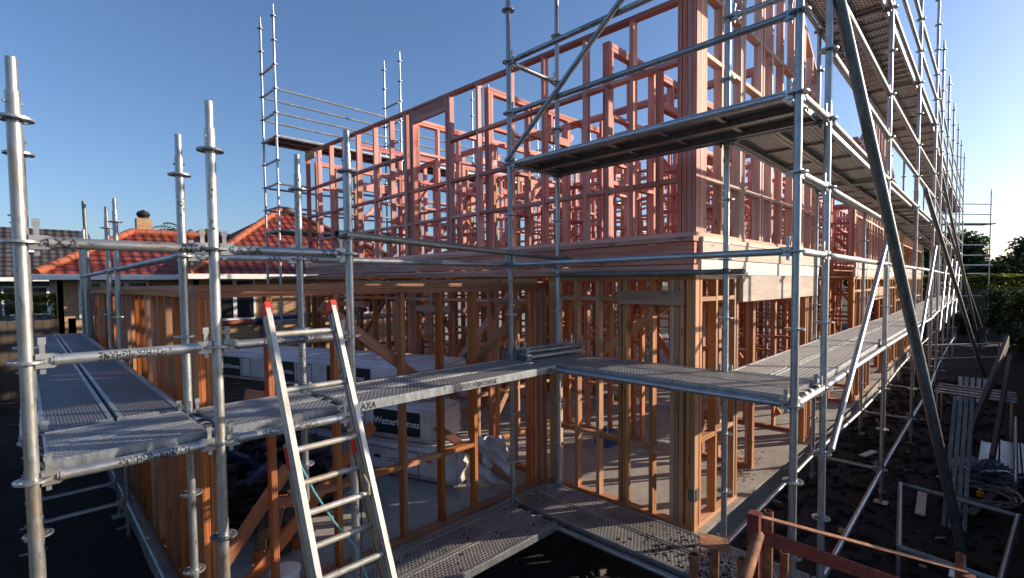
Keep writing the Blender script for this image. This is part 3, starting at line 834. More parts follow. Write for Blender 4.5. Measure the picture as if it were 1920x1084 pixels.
# upper interior and rest of the house (pink)
UI = [
    ('a', 1.55, 1.15, 5.2, ((2.0, 2.9, UZ, 2.05, .12),)), ('a', 3.35, 1.15, 8.0, ((2.6, 3.4, UZ, 2.05, .12),)), ('a', 5.3, 1.15, 8.0, ((5.0, 5.9, UZ, 2.05, .12),)),
    ('b', 3.2, -1.3, 3.3, ((.2, 1.1, UZ, 2.05, .12),)), ('b', 5.16, -1.3, 7.2, ((2.0, 2.9, UZ, 2.05, .12),)), ('b', 3.0, 3.5, 7.2, ()), ('b', 7.9, .9, 7.2, ((4.0, 4.9, UZ, 2.05, .12),)),
    ('a', 7.22, 1.15, 8.0, ((2.2, 3.6, 1.1, 2.05, .2), (5.6, 7.0, 1.1, 2.05, .2))), ('a', .85, 5.3, 8.0, ((6.0, 7.2, 1.1, 2.05, .2),)),
    ('b', 9.5, -1.3, 7.2, ()), ('b', 11.7, -1.3, 7.2, ()), ('a', 2.6, 8.1, 22.8, ()), ('a', .6, 8.1, 22.8, ()), ('b', 14.5, -1.3, 7.2, ()), ('b', 17.6, -1.3, 7.2, ()), ('a', 7.22, 8.0, 22.8, ()),
]
labs = ['pink upper room divider frame parallel to the sunlit side, first behind the front', 'pink upper hallway frame running back from the middle of the front wall', 'pink upper frame running back near the left end of the front wall',
        'pink upper cross frame with a doorway, first behind the front wall', 'long pink upper cross frame at the end of the first block', 'short pink upper cross frame behind the left half of the front wall', 'pink upper cross frame before the second block',
        'rear upper exterior frame with window gaps, beside the rear scaffold', 'recessed upper side frame between the two gabled blocks', 'near pink cross frame inside the second block', 'second pink cross frame inside the second block',
        'long pink spine frame through the second block', 'pink frame behind the second block side wall', 'third pink cross frame inside the second block', 'last pink cross frame inside the second block', 'rear upper frame of the second block']
for (ax, c, s0, s1, op), lb in zip(UI, labs):
    wall(lb, ax, c, s0, s1, UZ, 2.55, spaced(s0, s1, .45 if s1 - s0 < 10 else .6, [o[0] - .02 for o in op] + [o[1] + .02 for o in op]), (.85, 1.45, 2.0) if s1 - s0 < 10 else (1.0, 1.75), 'pink', openings=op, sgn=1, cm='tan' if c > 5 else None,
         braces=(((s0 + .3, .4, s0 + 2.0, 2.3),) if s1 - s0 > 3 else ()))
# second block side (gabled)
wall('sunlit upper side frame of the second block with a raked gable top', 'a', -1.5, 8.1, 15.0, UZ, 2.5,
     [8.12, 8.3, 8.9, 8.97, 9.4, 9.7, 10.0, 10.07, 10.5, 11.0, 11.5, 12.1, 12.17, 12.6, 13.1, 13.6, 14.2, 14.9], (1.1, 1.9, 2.6), 'pinklit', zf=ZF([8.1, 11.2, 15.0], [2.3, 4.0, 2.4]), plates=1)
wall('end frame closing the second block, facing the camera', 'b', 8.0, -1.5, .9, UZ, 2.4, spaced(-1.5, .9, .4), (.95, 1.7), 'pink')
wall('far upper side frame at the far end of the long side', 'a', -1.5, 15.2, 23.8, UZ, 2.5, spaced(15.2, 23.8, .55), (.95, 1.7), 'tan')
# ground floor rest
GI = [('a', 1.9, 1.15, 5.2, ((3.0, 3.9, SLAB, -.6, .12),), 'tan'), ('a', 3.6, 1.15, 7.9, (), 'pine'), ('b', 3.1, -1.3, 1.8, ((-.6, .3, SLAB, -.6, .12),), 'pine'), ('b', 5.16, -1.38, 7.2, ((.9, 1.8, SLAB, -.6, .12),), 'pine'), ('a', 7.22, 1.15, 8, ((2.2, 3.8, -1.6, -.6, .2),), 'pine'),
      ('b', 3.0, 3.8, 7.1, (), 'pine'), ('b', 7.9, .9, 7.2, (), 'pine'), ('a', .85, 5.3, 8.0, ((5.9, 7.3, SLAB, -.6, .2),), 'pine'), ('b', 9.8, -1.3, 7.2, (), 'pine'), ('a', 1.2, 8.1, 22.8, (), 'pine'), ('b', 13.5, -1.3, 7.2, (), 'pine'), ('b', 18., -1.3, 7.2, (), 'pine')]
glabs = ['ground floor divider frame with a doorway seen through the near corner frame', 'ground floor frame running back behind the garage wall', 'short ground floor frame behind the wide side opening', 'ground floor cross frame at the end of the wide opening',
         'ground floor rear frame with a window gap', 'ground floor cross frame deep behind the garage', 'ground floor cross frame before the second block', 'recessed ground floor frame between the two blocks', 'first ground floor cross frame inside the second block',
         'ground floor spine frame through the second block', 'middle ground floor cross frame inside the second block', 'last ground floor cross frame inside the second block']
for (ax, c, s0, s1, op, mt), lb in zip(GI, glabs):
    wall(lb, ax, c, s0, s1, SLAB, -.13, spaced(s0, s1, .45 if s1 - s0 < 10 else .6, [o[0] - .02 for o in op] + [o[1] + .02 for o in op]), (-1.85, -1.1, -.5) if s1 - s0 < 10 else (-1.4,), mt, openings=op, plates=1,
         braces=(((s0 + .4, -2.4, s0 + 1.9, -.3),) if s1 - s0 > 2.5 else ()))
wall('sunlit ground floor side frame of the second block, with doors between studs', 'a', -1.5, 8.1, 15.0, SLAB, -.12,
     [8.12, 8.3, 8.75, 9.05, 9.35, 9.65, 10.1, 12.6, 12.9, 13.4, 13.9, 14.4, 14.95], (-1.7, -.4), 'tan', openings=((10.2, 12.5, SLAB, -.65, .3),), plates=1)
wall('pink ground floor end frame of the second block, facing the camera', 'b', 8.0, -1.5, .9, SLAB, -.12, spaced(-1.5, .9, .4), (-1.7, -.9), 'pine', plates=1)
wall('far ground floor side frame at the far end of the long side', 'a', -1.5, 15.2, 23.8, SLAB, -.12, spaced(15.2, 23.8, .55), (-1.7, -.8), 'tan', plates=1)
RB2 = thing('rim_board', 'pale rim boards along the second block above its ground floor', 'beam', (12, -1.3, -.12), 'rim boards between the two storeys')
for s0, s1 in ((8.1, 12.5), (12.5, 17), (17, 23.8)):
    for z, h, off in ((-.03, .17, 0), (.14, .16, .01)):
        p, q = bend(s0, -1.49 - off), bend(s1, -1.49 - off); lumber(RB2, 'board', (*p, z), (*q, z), .045, h, 'board', (0, 1, 0))

# ------------------------------------------------------------------ SLAB, GROUND
def poly_prism(name, pts, z0, z1, mat, kind='structure'):
    b = MB(); n = len(pts)
    b.face([(x, y, z1) for x, y in pts]); b.face([(x, y, z0) for x, y in reversed(pts)])
    for i in range(n):
        (x0, y0), (x1, y1) = pts[i], pts[(i + 1) % n]; b.face([(x0, y0, z0), (x1, y1, z0), (x1, y1, z1), (x0, y0, z1)])
    o = put(name, b.mesh(name, mat), None, (0, 0, 0)); tag(o, kind=kind); return o
o = poly_prism('concrete_slab', [(-2.74, .29), (.94, .29), (.94, -1.56), (5.3, -1.56), bend(8, -1.56), bend(13, -1.56), bend(16, -1.56), bend(24, -1.56), bend(24, 7.45), (-2.74, 7.45)], GZ - .1, SLAB - .002, 'concrete')
# ground sheet with relief near the site
b = MB(); rng = random.Random(3)
def gh(x, y):
    return .04 * sin(x * 2.1 + y) + .03 * sin(y * 3.3 - x * 1.3) + .02 * sin(x * 5.7) * sin(y * 6.1)
xs = [-120, -40, -15] + [-8 + i * .5 for i in range(80)] + [40, 60, 160, 400]; ys = [-300, -100, -30, -12] + [-8 + i * .5 for i in range(52)] + [24, 40, 80, 300]
vs = []
for x in xs:
    for y in ys:
        z = GZ
        if -8 <= x <= 31 and -8 <= y <= 17: z += gh(x, y) * .8 - .02
        vs.append((x, y, z))
ny = len(ys); fs = [(i * ny + j, (i + 1) * ny + j, (i + 1) * ny + j + 1, i * ny + j + 1) for i in range(len(xs) - 1) for j in range(ny - 1)]
b.add(vs, fs); o = put('ground', b.mesh('ground', 'soil', True), None, (0, 0, 0)); tag(o, kind='structure')
# rubble and clods (uncountable)
b = MB()
for i in range(1600):
    x = rng.uniform(1, 14) ** 1 * 1.0; y = rng.uniform(-3.6, -1.62)
    if rng.random() < .25: x, y = rng.uniform(-3.4, .8), rng.uniform(-3.2, .2)
    r = rng.uniform(.012, .05) * (1.6 if rng.random() < .08 else 1)
    c = V((x, y, GZ + gh(x, y) * .8)); X = Matrix.Translation(c) @ Matrix.Rotation(rng.uniform(0, 6), 4, 'Z') @ Matrix.Rotation(rng.uniform(0, 3), 4, 'X')
    b.box((-r, -r * .7, -r * .5), (r, r * .6, r * .4), 0 if rng.random() < .975 else 1, X)
o = put('rubble', b.mesh('rubble', ['soil', 'woodpale']), None, (0, 0, 0)); tag(o, 'clods of soil and small offcuts strewn over the dark ground beside the slab', 'rubble', kind='stuff')

b = MB()
for i in range(480):
    if i < 420: x, y = rng.gauss(.30, .18), rng.gauss(-1.95, .3)
    else: x, y = rng.uniform(-2, .6), rng.uniform(-.6, -.05)
    if not (.05 < x < .68 or y > -.62) or y < -2.55: continue
    r = rng.uniform(.003, .011); X = Matrix.Translation((x, y, -2.5 + .047)) @ Matrix.Rotation(rng.uniform(0, 6), 4, 'Z')
    b.box((-r, -r * .7, 0), (r, r * .6, r * .7), 0, X)
o = put('soil_crumbs', b.mesh('soil_crumbs', 'soil'), None, (0, 0, 0)); tag(o, 'crumbs of dark soil dropped on the low deck boards', 'soil', kind='stuff')

# ------------------------------------------------------------------ LADDER (two sections)
Lt0, Lb0 = V((-2.60, -.80, -.30)), V((-2.575, -1.92, -2.86))
dirL = (Lb0 - Lt0)
ux = V((1, 0, 0)); dl = dirL.normalized(); nrm = ux.cross(dl)
if nrm.y > 0: nrm = -nrm      # towards the camera
LD = thing('extension_ladder', 'scuffed aluminium extension ladder with red end caps leaning on the scaffold', 'ladder', Lb0)
LW_ = .355
def stile(off_n, x, z0, z1, w, d, mat, nm):
    p = Lt0 + dl * z0 + ux * x + nrm * off_n; q = Lt0 + dl * z1 + ux * x + nrm * off_n
    return p, q
TL = dirL.length
for sec, (t0, t1, offn, xin) in enumerate(((0, TL - .0, 0, 0), (.72, TL + .0, -.07, .0))):
    for i, x in enumerate((0, LW_)):
        p, q = stile(offn, x + (0 if sec == 0 else (.004 if i == 0 else -.004)), t0, t1, 0, 0, 0, 0)
        m = MB(); Ln = (q - p).length; s_ = 1 if i == 0 else -1
        # C channel : web outside, flanges inwards
        wx, dy = .026, .068
        x0, x1 = (-wx / 2, wx / 2)
        m.box((x0, -dy / 2, 0), (x0 + .004, dy / 2, Ln)) if s_ > 0 else m.box((x1 - .004, -dy / 2, 0), (x1, dy / 2, Ln))
        m.box((x0, -dy / 2 - .002, 0), (x1, -dy / 2 + .003, Ln)); m.box((x0, dy / 2 - .003, 0), (x1, dy / 2 + .002, Ln))
        m.box((x0 + .005, -.012, 0), (x1 - .005, .012, Ln))
        X = Matrix((ux, -nrm, dl)).transposed()
        if X.determinant() < 0: X = Matrix((ux, nrm, dl)).transposed()
        st = put('stile', m.mesh('stile', 'alu' if sec == 0 else 'alubrown'), LD, p, X)
        if sec == 0:
            c = MB(); c.box((-.016, -.037, -.012), (.016, .037, .0)); c.box((-.0175, -.0385, -.0), (-.0135, .0385, .05)); c.box((.0135, -.0385, .0), (.0175, .0385, .05)); c.box((-.016, -.0395, 0), (.016, -.0365, .02)); c.box((-.016, .0365, 0), (.016, .0395, .02))
            put('end_cap', c.mesh('end_cap', 'redlabel'), st, p, X)
        else:
            c = MB(); c.box((-.0155, -.028, .02), (-.0135, .028, .13)); c.box((.0135, -.028, .02), (.0155, .028, .13)); c.box((-.010, .0362, .02), (.010, .0375, .11)); c.box((-.010, -.0375, .02), (.010, -.0362, .11))
            put('red_sticker', c.mesh('red_sticker', 'redlabel'), st, p, X)
    z = .47 if sec == 0 else 1.03
    step = .305
    z = .16 if sec == 0 else .93
    while z < t1 - .05:
        p = Lt0 + dl * z + nrm * offn + ux * .012; q = p + ux * (LW_ - .024)
        if z > .1: tubeobj(LD, 'rung', p, q, .0155, 'alu', 12)
        z += step
# hooks (rung lock) on the right
m = MB(); c = Lt0 + dl * .98 + ux * (LW_ - .04) + nrm * .02
m.path([c, c + dl * .05 + nrm * .03, c + dl * .10 + nrm * .015, c + dl * .12 - nrm * .03], .006, 6)
put('rung_lock', m.mesh('rung_lock', 'alubrown', True), LD, (0, 0, 0))
# teal rope through the rungs
m = MB()
r0 = Lt0 + dl * .80 + ux * .04 - nrm * .09
pts = [r0, r0 + ux * .05 + dl * .18, r0 + ux * .12 + dl * .36, r0 + ux * .2 + dl * .50, Lt0 + dl * 1.50 + ux * .25 + nrm * -.045, Lt0 + dl * 1.50 + ux * .27 + nrm * .03, Lt0 + dl * 1.72 + ux * .29 - nrm * .03, Lt0 + dl * 2.1 + ux * .30 - nrm * .05, Lt0 + dl * 2.5 + ux * .28 - nrm * .05]
m.path(pts, .0055, 7)
o = put('rope', m.mesh('rope', 'rope', True), None, (0, 0, 0)); tag(o, 'thin teal rope knotted round the ladder rungs', 'rope')
m = MB(); c0 = Lt0 + dl * .95 + ux * .31 - nrm * .02
pts = [c0 + V((sin(i * .9) * .012, 0, -.16 * i)) for i in range(11)]; m.path(pts, .004, 6)
o = put('cable', m.mesh('cable', 'cable', True), None, (0, 0, 0)); tag(o, 'thin black cord hanging behind the right stile of the ladder', 'cord')

# ------------------------------------------------------------------ WRAPPED PACKS
def pack(label, c, yaw, Lx, Wy, Hz, seed, sag=.02, marks=()):
    t = thing('wrapped_pack', label, 'pack', c, 'white plastic wrapped packs on the garage slab')
    bm = bmesh.new(); bmesh.ops.create_cube(bm, size=1)
    bmesh.ops.scale(bm, vec=(Lx, Wy, Hz), verts=bm.verts)
    bmesh.ops.bevel(bm, geom=bm.edges[:], offset=.035, segments=2, affect='EDGES')
    bmesh.ops.subdivide_edges(bm, edges=bm.edges[:], cuts=6, use_grid_fill=True)
    rg = random.Random(seed); ph = [rg.uniform(0, 6) for _ in range(6)]
    for v in bm.verts:
        x, y, z = v.co
        n = sin(x * 7 + ph[0] + z * 5) * sin(y * 9 + ph[1]) * .5 + sin(x * 17 + z * 23 + ph[2]) * .25 + sin(z * 31 + x * 9 + ph[3]) * .2
        if abs(y) > Wy / 2 - .02: v.co.y += n * sag * .35
        if abs(x) > Lx / 2 - .02: v.co.x += n * sag * 1.6
        if z > Hz / 2 - .02: v.co.z += n * sag * .7 - sag * .3
    me = bpy.data.meshes.new('wrap'); bm.to_mesh(me); bm.free(); me.materials.append(M['wrap'])
    me.polygons.foreach_set('use_smooth', [True] * len(me.polygons))
    R = Matrix.Rotation(yaw, 3, 'Z'); w = put('wrap', me, t, V(c) + V((0, 0, Hz / 2)), R)
    fx = R @ V((1, 0, 0)); fy = R @ V((0, -1, 0))
    def mark(u, vz, wd, ht, mat, name='printed_panel', body=None, tm='whitetext', size=.06, off=.008, frame_=False, face='front'):
        X, Y_ = (fx, fy) if face == 'front' else (R @ V((0, 1, 0)), R @ V((1, 0, 0)))
        half = Wy / 2 if face == 'front' else Lx / 2
        cc = V(c) + V((0, 0, vz)) + X * u + Y_ * (half + off)
        b_ = MB()
        if frame_:
            th = .008
            for lo, hi in (((-wd / 2, -ht / 2), (wd / 2, -ht / 2 + th)), ((-wd / 2, ht / 2 - th), (wd / 2, ht / 2)), ((-wd / 2, -ht / 2), (-wd / 2 + th, ht / 2)), ((wd / 2 - th, -ht / 2), (wd / 2, ht / 2))):
                b_.box((lo[0], lo[1], 0), (hi[0], hi[1], .0015))
        else: b_.box((-wd / 2, -ht / 2, 0), (wd / 2, ht / 2, .0015))
        Rm = Matrix((X, V((0, 0, 1)), Y_)).transposed()
        if Rm.determinant() < 0: Rm = Matrix((-X, V((0, 0, 1)), Y_)).transposed()
        p_ = put(name, b_.mesh(name, mat), w, cc, Rm) if wd > 0 else w
        if body: text_flat(p_, body, cc + Y_ * .003, Rm.col[0], Y_, size, tm)
    for mk in marks: mark(*mk[0], **mk[1])
    return t
# lower pack: bottom front edge from (-.95,2.9) to (.02,.76)
def yawof(p, q): return math.atan2(q[1] - p[1], q[0] - p[0])
ya = yawof((-.55, 2.35), (.0, .80))
fxv = V((cos(ya), sin(ya), 0)); inn = V((-sin(ya), cos(ya), 0))
def centre(front_end, Lx, Wy): return V(front_end) - fxv * Lx / 2 + inn * Wy / 2
def ctr(e, Lx, Wy, z): v = centre((e[0], e[1], z), Lx, Wy); return (v.x, v.y, z)
pack('bottom white wrapped pack with red and blue print, silver end flap, on the slab', ctr((.04, .95), 2.6, .62, SLAB + .02), ya, 2.6, .62, .44, 1, .03, (
    ((-.62, .2, .78, .30, 'navy'), dict(frame_=True, off=.012)), ((.35, .24, .0, .0, 'navy'), dict()), ((-.05, .30, .0, .0, 'navy'), dict()),
    ((.86, .27, .14, .05, 'redlabel'), dict(name='red_label', body='R2.2', size=.04)), ((-.62, .06, .5, .05, 'navy'), dict(name='blue_band')),
    ((.30, .2, .9, .30, 'navy'), dict(frame_=True, off=.012)), ((.86, .35, .10, .02, 'grey'), dict(name='grey_print')),
    ((-.35, .22, .28, .0, 'navy'), dict()), ((.10, .22, .10, .04, 'navy'), dict(name='blue_print')), ((.35, .22, .16, .012, 'grey'), dict(name='grey_print')), ((.35, .18, .16, .012, 'grey'), dict(name='grey_print'))))
pack('middle white wrapped pack with a black printed panel, end flap lifted', ctr((-.10, 1.22), 3.0, .66, SLAB + .50), ya, 3.0, .66, .42, 2, .02, (
    ((.95, .22, .72, .30, 'black'), dict(name='black_panel', body='WatterHomes', size=.12)), ((.2, .22, .5, .26, 'navy'), dict(frame_=True, off=.012)), ((-.9, .22, .6, .28, 'black'), dict(name='black_panel', body='WatterHomes', size=.1))))
pack('top white wrapped pack with two black printed panels, under the ladder rungs', ctr((.12, 1.55), 4.3, .9, SLAB + .95), ya, 4.3, .9, .44, 3, .012, (
    ((-1.78, .20, .50, .30, 'black'), dict(name='black_panel', body='WattHomes', size=.10)), ((-1.38, .20, .22, .30, 'navy'), dict(frame_=True, off=.012)), ((-.62, .2, .62, .30, 'black'), dict(name='black_panel', body='WatterHomes', size=.1)),
    ((-.1, .2, .32, .28, 'black'), dict(frame_=True, off=.012)), ((.75, .2, .8, .28, 'black'), dict(name='black_panel', body='WatterHomes', size=.1))))
# silver crumpled flap at the end of the bottom pack
bm = bmesh.new(); bmesh.ops.create_grid(bm, x_segments=22, y_segments=26, size=.5)
rg = random.Random(9)
for v in bm.verts:
    x, y = v.co.x, v.co.y; z = .05 * sin(x * 13 + y * 4) + .03 * sin(y * 21 + x * 9) + rg.uniform(-.012, .012)
    tt = .5 - y
    v.co = V((x * (.32 + .28 * tt), z - .12 * tt, .55 * (1 - tt) + .02))
me = bpy.data.meshes.new('flap'); bm.to_mesh(me); bm.free(); me.materials.append(M['wrap'])
me.polygons.foreach_set('use_smooth', [True] * len(me.polygons))
o = put('plastic_sheet', me, None, (.44, .80, SLAB + .01), Matrix.Rotation(-.75, 3, 'Z')); tag(o, 'crumpled whitish plastic sheet hanging to the slab at the pack end', 'plastic sheet')
sm = o.modifiers.new('thick', 'SOLIDIFY'); sm.thickness = .004
# timber under the packs (left) 
for k in range(3):
    for j in range(4):
        x = -2.15 + j * .11; z = SLAB + .03 + k * .095 
        lab = '%s %s stick of the low orange timber stack on the garage slab' % (['bottom', 'middle', 'top'][k], ['leftmost', 'second', 'third', 'rightmost'][j])
        o = lumber(None, 'stacked_timber', (x + .02 * k, .95, z + .045), (x + .9 + .02 * k, 2.9, z + .045), .09, .09, 'brownboard' if (k + j) % 3 else 'pine', (1, 0, 0))
        tag(o, lab, 'timber', 'sticks of the low timber stack in the garage')
for i, (p, q, lb) in enumerate((((-2.52, .75, -2.45), (-2.0, .62, -1.70), 'short leaning timber offcut just inside the garage front, left end'),
                                ((-2.35, .6, -2.55), (-1.15, .75, -1.55), 'long timber brace leaning low across the garage front'),
                                ((-1.55, .62, -1.28), (-2.2, 1.0, -1.12), 'reddish timber offcut lying by the packs behind the ladder'))):
    o = lumber(None, 'leaning_timber', p, q, .045, .10, 'pine', (0, 1, 0)); tag(o, lb, 'timber')
o = lumber(None, 'leaning_timber', (.55, .55, -2.55), (-.05, 1.25, -1.9), .045, .09, 'pine', (0, 1, 0)); tag(o, 'orange timber prop sloping to the slab beside the plastic sheet', 'timber')
o = lumber(None, 'leaning_timber', (1.45, -1.05, -2.58), (1.25, -1.22, -2.1), .045, .09, 'pine', (0, 1, 0)); tag(o, 'small orange offcut leaning inside the near corner frame', 'timber')
# dark heap in the garage behind the ladder
b = MB(); rg = random.Random(5)
for i in range(240):
    x, y = rg.uniform(-2.2, -1.0), rg.uniform(1.5, 3.6); z = SLAB + rg.uniform(0, .9) * (1 - abs(x + 1.6) / 1.2); r = rg.uniform(.06, .22)
    X = Matrix.Translation((x, y, z)) @ Matrix.Rotation(rg.uniform(0, 6), 4, 'Z') @ Matrix.Rotation(rg.uniform(-1, 1), 4, 'X')
    b.box((-r, -r * .6, -.02), (r, r * .6, .02), rg.choice((0, 0, 0, 1, 2)), X)
o = put('rubbish_heap', b.mesh('rubbish_heap', ['darkbits', 'brownboard', 'navy']), None, (0, 0, 0)); tag(o, 'dark heap of bags, cloth and scraps on the slab behind the ladder', 'rubbish', kind='stuff')
# white bucket lid, black bag
b = MB(); b.tube((0, 0, 0), (0, 0, .13), .10, 24, 0, .11); b.tube((0, 0, .13), (0, 0, .15), .117, 24); b.tube((0, 0, .15), (0, 0, .155), .10, 24)
t = thing('bucket', 'white lidded plastic bucket on the slab edge left of the ladder', 'bucket', (-2.10, .47, SLAB)); put('body', b.mesh('body', 'white', True), t, (-2.10, .47, SLAB))
# blue tarp roll behind garage
t = thing('pipe_bundle', 'dark blue long roll lying along the brick house wall behind the garage', 'pipe', (2, 11.6, -1.3))
b = MB()
for k in range(3): b.tube((1.2, 11.9 - k * .1, -1.26 + k * .05), (4.4, 11.9 - k * .1, -1.12 + k * .05), .07, 10)
b.box((1.4, 11.6, GZ), (1.46, 12.0, -1.33)); b.box((4.0, 11.6, GZ), (4.06, 12.0, -1.2))
put('roll', b.mesh('roll', 'bluepipe', True), t, (0, 0, 0))
# nail plate and green mark on the near corner post
b = MB(); b.box((1.02, -1.506, -2.32), (1.10, -1.503, -2.20)); b.box((.996, -1.5, -2.32), (.999, -1.44, -2.20))
o = put('bracket', b.mesh('bracket', 'darktube'), None, (0, 0, 0)); tag(o, 'small metal nail plate wrapped round the near corner post', 'bracket')
# blue bag etc. inside near frame
b = MB(); b.box((1.9, -.4, SLAB), (2.15, -.15, SLAB + .22)); b.tube((2.0, -.28, SLAB + .22), (2.0, -.28, SLAB + .26), .04, 10)
o = put('toolbox', b.mesh('toolbox', 'bluepipe'), None, (0.6, .9, 0)); tag(o, 'small dark blue tool box on the slab behind the corner frame', 'toolbox')
# sawdust on slab
b = MB(); rg = random.Random(8)
for i in range(500):
    x = 2.6 + abs(rg.gauss(0, .5)); y = -1.15 + rg.gauss(0, .12) + (x - 2.6) * .12; s_ = rg.uniform(.004, .02)
    X = Matrix.Translation((x, y, SLAB + .004)) @ Matrix.Rotation(rg.uniform(0, 6), 4, 'Z'); b.box((-s_, -s_ * .4, -.002), (s_, s_ * .4, .003), 0, X)
o = put('wood_shavings', b.mesh('wood_shavings', 'tan'), None, (0, 0, 0)); tag(o, 'scattered wood shavings on the sunlit slab in the wide side opening', 'shavings', kind='stuff')

# ------------------------------------------------------------------ RIGHT HAND YARD
def rodstack(label, base, vec, n, r, mat, name='metal_bars', cat='metal bar', grp=None, sep=.06, side=(1, 0, 0), box=False):
    for k in range(n):
        p = V(base) + V(side) * sep * k; q = p + V(vec)
        m = MB(); Ln = V(vec).length
        if box: m.box((-r, -r, 0), (r, r, Ln))
        else: m.tube((0, 0, 0), (0, 0, Ln), r, 10)
        o = put(name, m.mesh(name, mat, not box), None, p, frame(p, q, (0, 1, .01)))
        tag(o, label[k] if isinstance(label, list) else label, cat, grp)
rodstack(['leftmost %s' % 'steel upright leaning by the dark fence, beside the raking prop', 'second steel upright from the raking prop, leaning', 'third steel upright from the raking prop, leaning', 'rightmost steel upright of the leaning row by the fence'],
         (3.45, -3.16, GZ + .01), (1.75, .02, 1.12), 4, .02, 'darktube', 'leaning_bar', 'metal bar', 'steel uprights leaning in a row', .055, (0, -1, 0), True)
# stillage rack with horizontal rails
t = thing('trestle', 'low metal trestle of parallel rails in the dark yard beyond the raking prop', 'trestle', (8.5, -3.0, GZ))
for k in range(4): tubeobj(t, 'rail', (7.6 + .28 * k, -2.75, -2.12), (7.4 + .28 * k, -3.75, -2.12), .022, 'galv', 8)
for x, y in ((7.5, -2.8), (8.4, -2.8), (7.4, -3.7), (8.3, -3.7)): tubeobj(t, 'leg', (x, y, GZ), (x, y, -2.12), .02, 'galv', 8)
t = thing('board_stack', 'stack of corrugated metal deck boards lying in the yard under the leaning plank', 'boards', (6.4, -3.6, GZ))
for k in range(5):
    m = MB(); m.box((0, 0, 0), (1.7, .2, .035)); m.box((0, .0, .035), (1.7, .02, .05)); m.box((0, .18, .035), (1.7, .2, .05))
    put('board', m.mesh('board', 'galv'), t, (5.6, -3.55 - .0 + .0 * k + (k % 3) * .22 - .45, GZ + .05 + .06 * (k // 3)))
bm = bmesh.new(); bmesh.ops.create_icosphere(bm, subdivisions=4, radius=.28); rg = random.Random(4)
for v in bm.verts:
    d = v.co.normalized(); v.co += d * (.09 * sin(d.x * 13 + d.y * 9) + .05 * sin(d.z * 29 + d.x * 21) + rg.uniform(-.02, .02)); v.co.z *= .55
me = bpy.data.meshes.new('foil'); bm.to_mesh(me); bm.free(); me.materials.append(M['foil'])
o = put('foil_heap', me, None, (5.25, -3.42, GZ + .15)); tag(o, 'crumpled silvery foil heap lying on the boards in the dark yard', 'foil')
m = MB(); rg = random.Random(6)
for k in range(9):
    r = .30 + rg.uniform(-.05, .05); cz = rg.uniform(0, .08); pts = [V((r * cos(i * pi / 12) + rg.uniform(-.01, .01), r * sin(i * pi / 12), cz + .015 * sin(i + k))) for i in range(25)]
    m.path(pts, .006, 5)
o = put('wire_coil', m.mesh('wire_coil', 'grey', True), None, (4.55, -3.44, GZ + .08)); tag(o, 'loose coil of grey wire lying on the dark ground by the fence', 'wire coil')
m = MB(); m.tube((0, 0, 0), (0, 0, .05), .035, 12); m.tube((0, 0, .05), (0, 0, .09), .02, 12)
o = put('orange_cap', m.mesh('orange_cap', 'orange', True), None, (4.55, -3.42, GZ + .08)); tag(o, 'small orange cap inside the wire coil', 'cap')
o = put('orange_cap', m.mesh('orange_cap', 'orange', True), None, (7.6, -1.95, GZ + .02)); tag(o, 'small orange cap on the soil beside the slab', 'cap')
rodstack(['upper pale tube lying along the fence right of the foil', 'middle pale tube lying along the fence right of the foil', 'lower pale tube with notched end, along the fence'], (4.9, -3.72, GZ + .12), (2.6, -.02, .28), 3, .022, 'galv', 'lying_tube', 'metal tube', 'pale tubes lying by the fence', .055, (.1, -.0, .9))
o = lumber(None, 'plank', (5.6, -3.25, -2.45), (8.4, -3.62, -1.25), .05, .22, 'brownboard', (0, 1, 0)); tag(o, 'wide brown plank propped up against the fence in the yard', 'plank')
o = lumber(None, 'plank', (5.4, -3.5, -2.6), (8.6, -3.66, -1.6), .05, .22, 'brownboard', (0, 1, 0)); tag(o, 'darker plank below the wide propped plank', 'plank')
o = lumber(None, 'plank', (3.9, -3.35, GZ + .05), (5.3, -3.62, GZ + .06), .09, .03, 'brownboard', (0, 1, 0)); tag(o, 'thin plank lying flat on the near dark ground', 'plank')
t = thing('pallet', 'pale slatted pallet standing far down the yard beside a raking prop', 'pallet', (12.2, -3.0, GZ))
for k in range(5): lumber(t, 'slat', (11.0, -2.92 - k * .10, GZ + .02), (11.2, -2.92 - k * .10, -2.35), .07, .02, 'galv', (0, 1, 0))
t = thing('gate_frame', 'long low tube frame with uprights lying across the far yard', 'frame', (13.5, -2.5, GZ))
for z in (-2.45, -2.05): tubeobj(t, 'rail', (14.6, -2.0, z), (16.5, -3.5, z), .02, 'alu', 8)
for k in range(4): x = 14.7 + .6 * k; y = -2.08 - .47 * k; tubeobj(t, 'bar', (x, y, -2.45), (x, y, -2.05), .018, 'alu', 8)
# tube frame on the ground near right (base bay)
t = thing('tube_frame', 'galvanised tube rectangle on legs on the near dark ground, around the prop foot', 'tube frame', (3.2, -3.2, GZ))
c4 = [(2.0, -2.95), (3.75, -2.75), (3.55, -3.72), (1.9, -3.6)]
for i in range(4):
    p, q = c4[i], c4[(i + 1) % 4]; tubeobj(t, 'rail', (*p, -2.60), (*q, -2.60), TR, 'prop', 12)
for p in c4: tubeobj(t, 'leg', (*p, GZ), (*p, -2.58), .022, 'prop', 10)
for p, q, lb in (((3.6, -2.95, GZ + .03), (4.4, -2.9, GZ + .03), 'pale timber offcut on the soil beside the raking prop'), ((5.4, -2.1, GZ + .03), (5.75, -2.2, GZ + .04), 'small pale offcut on the soil under the scaffold')):
    o = lumber(None, 'offcut', p, q, .09, .02, 'board', (0, 1, 0)); tag(o, lb, 'offcut')

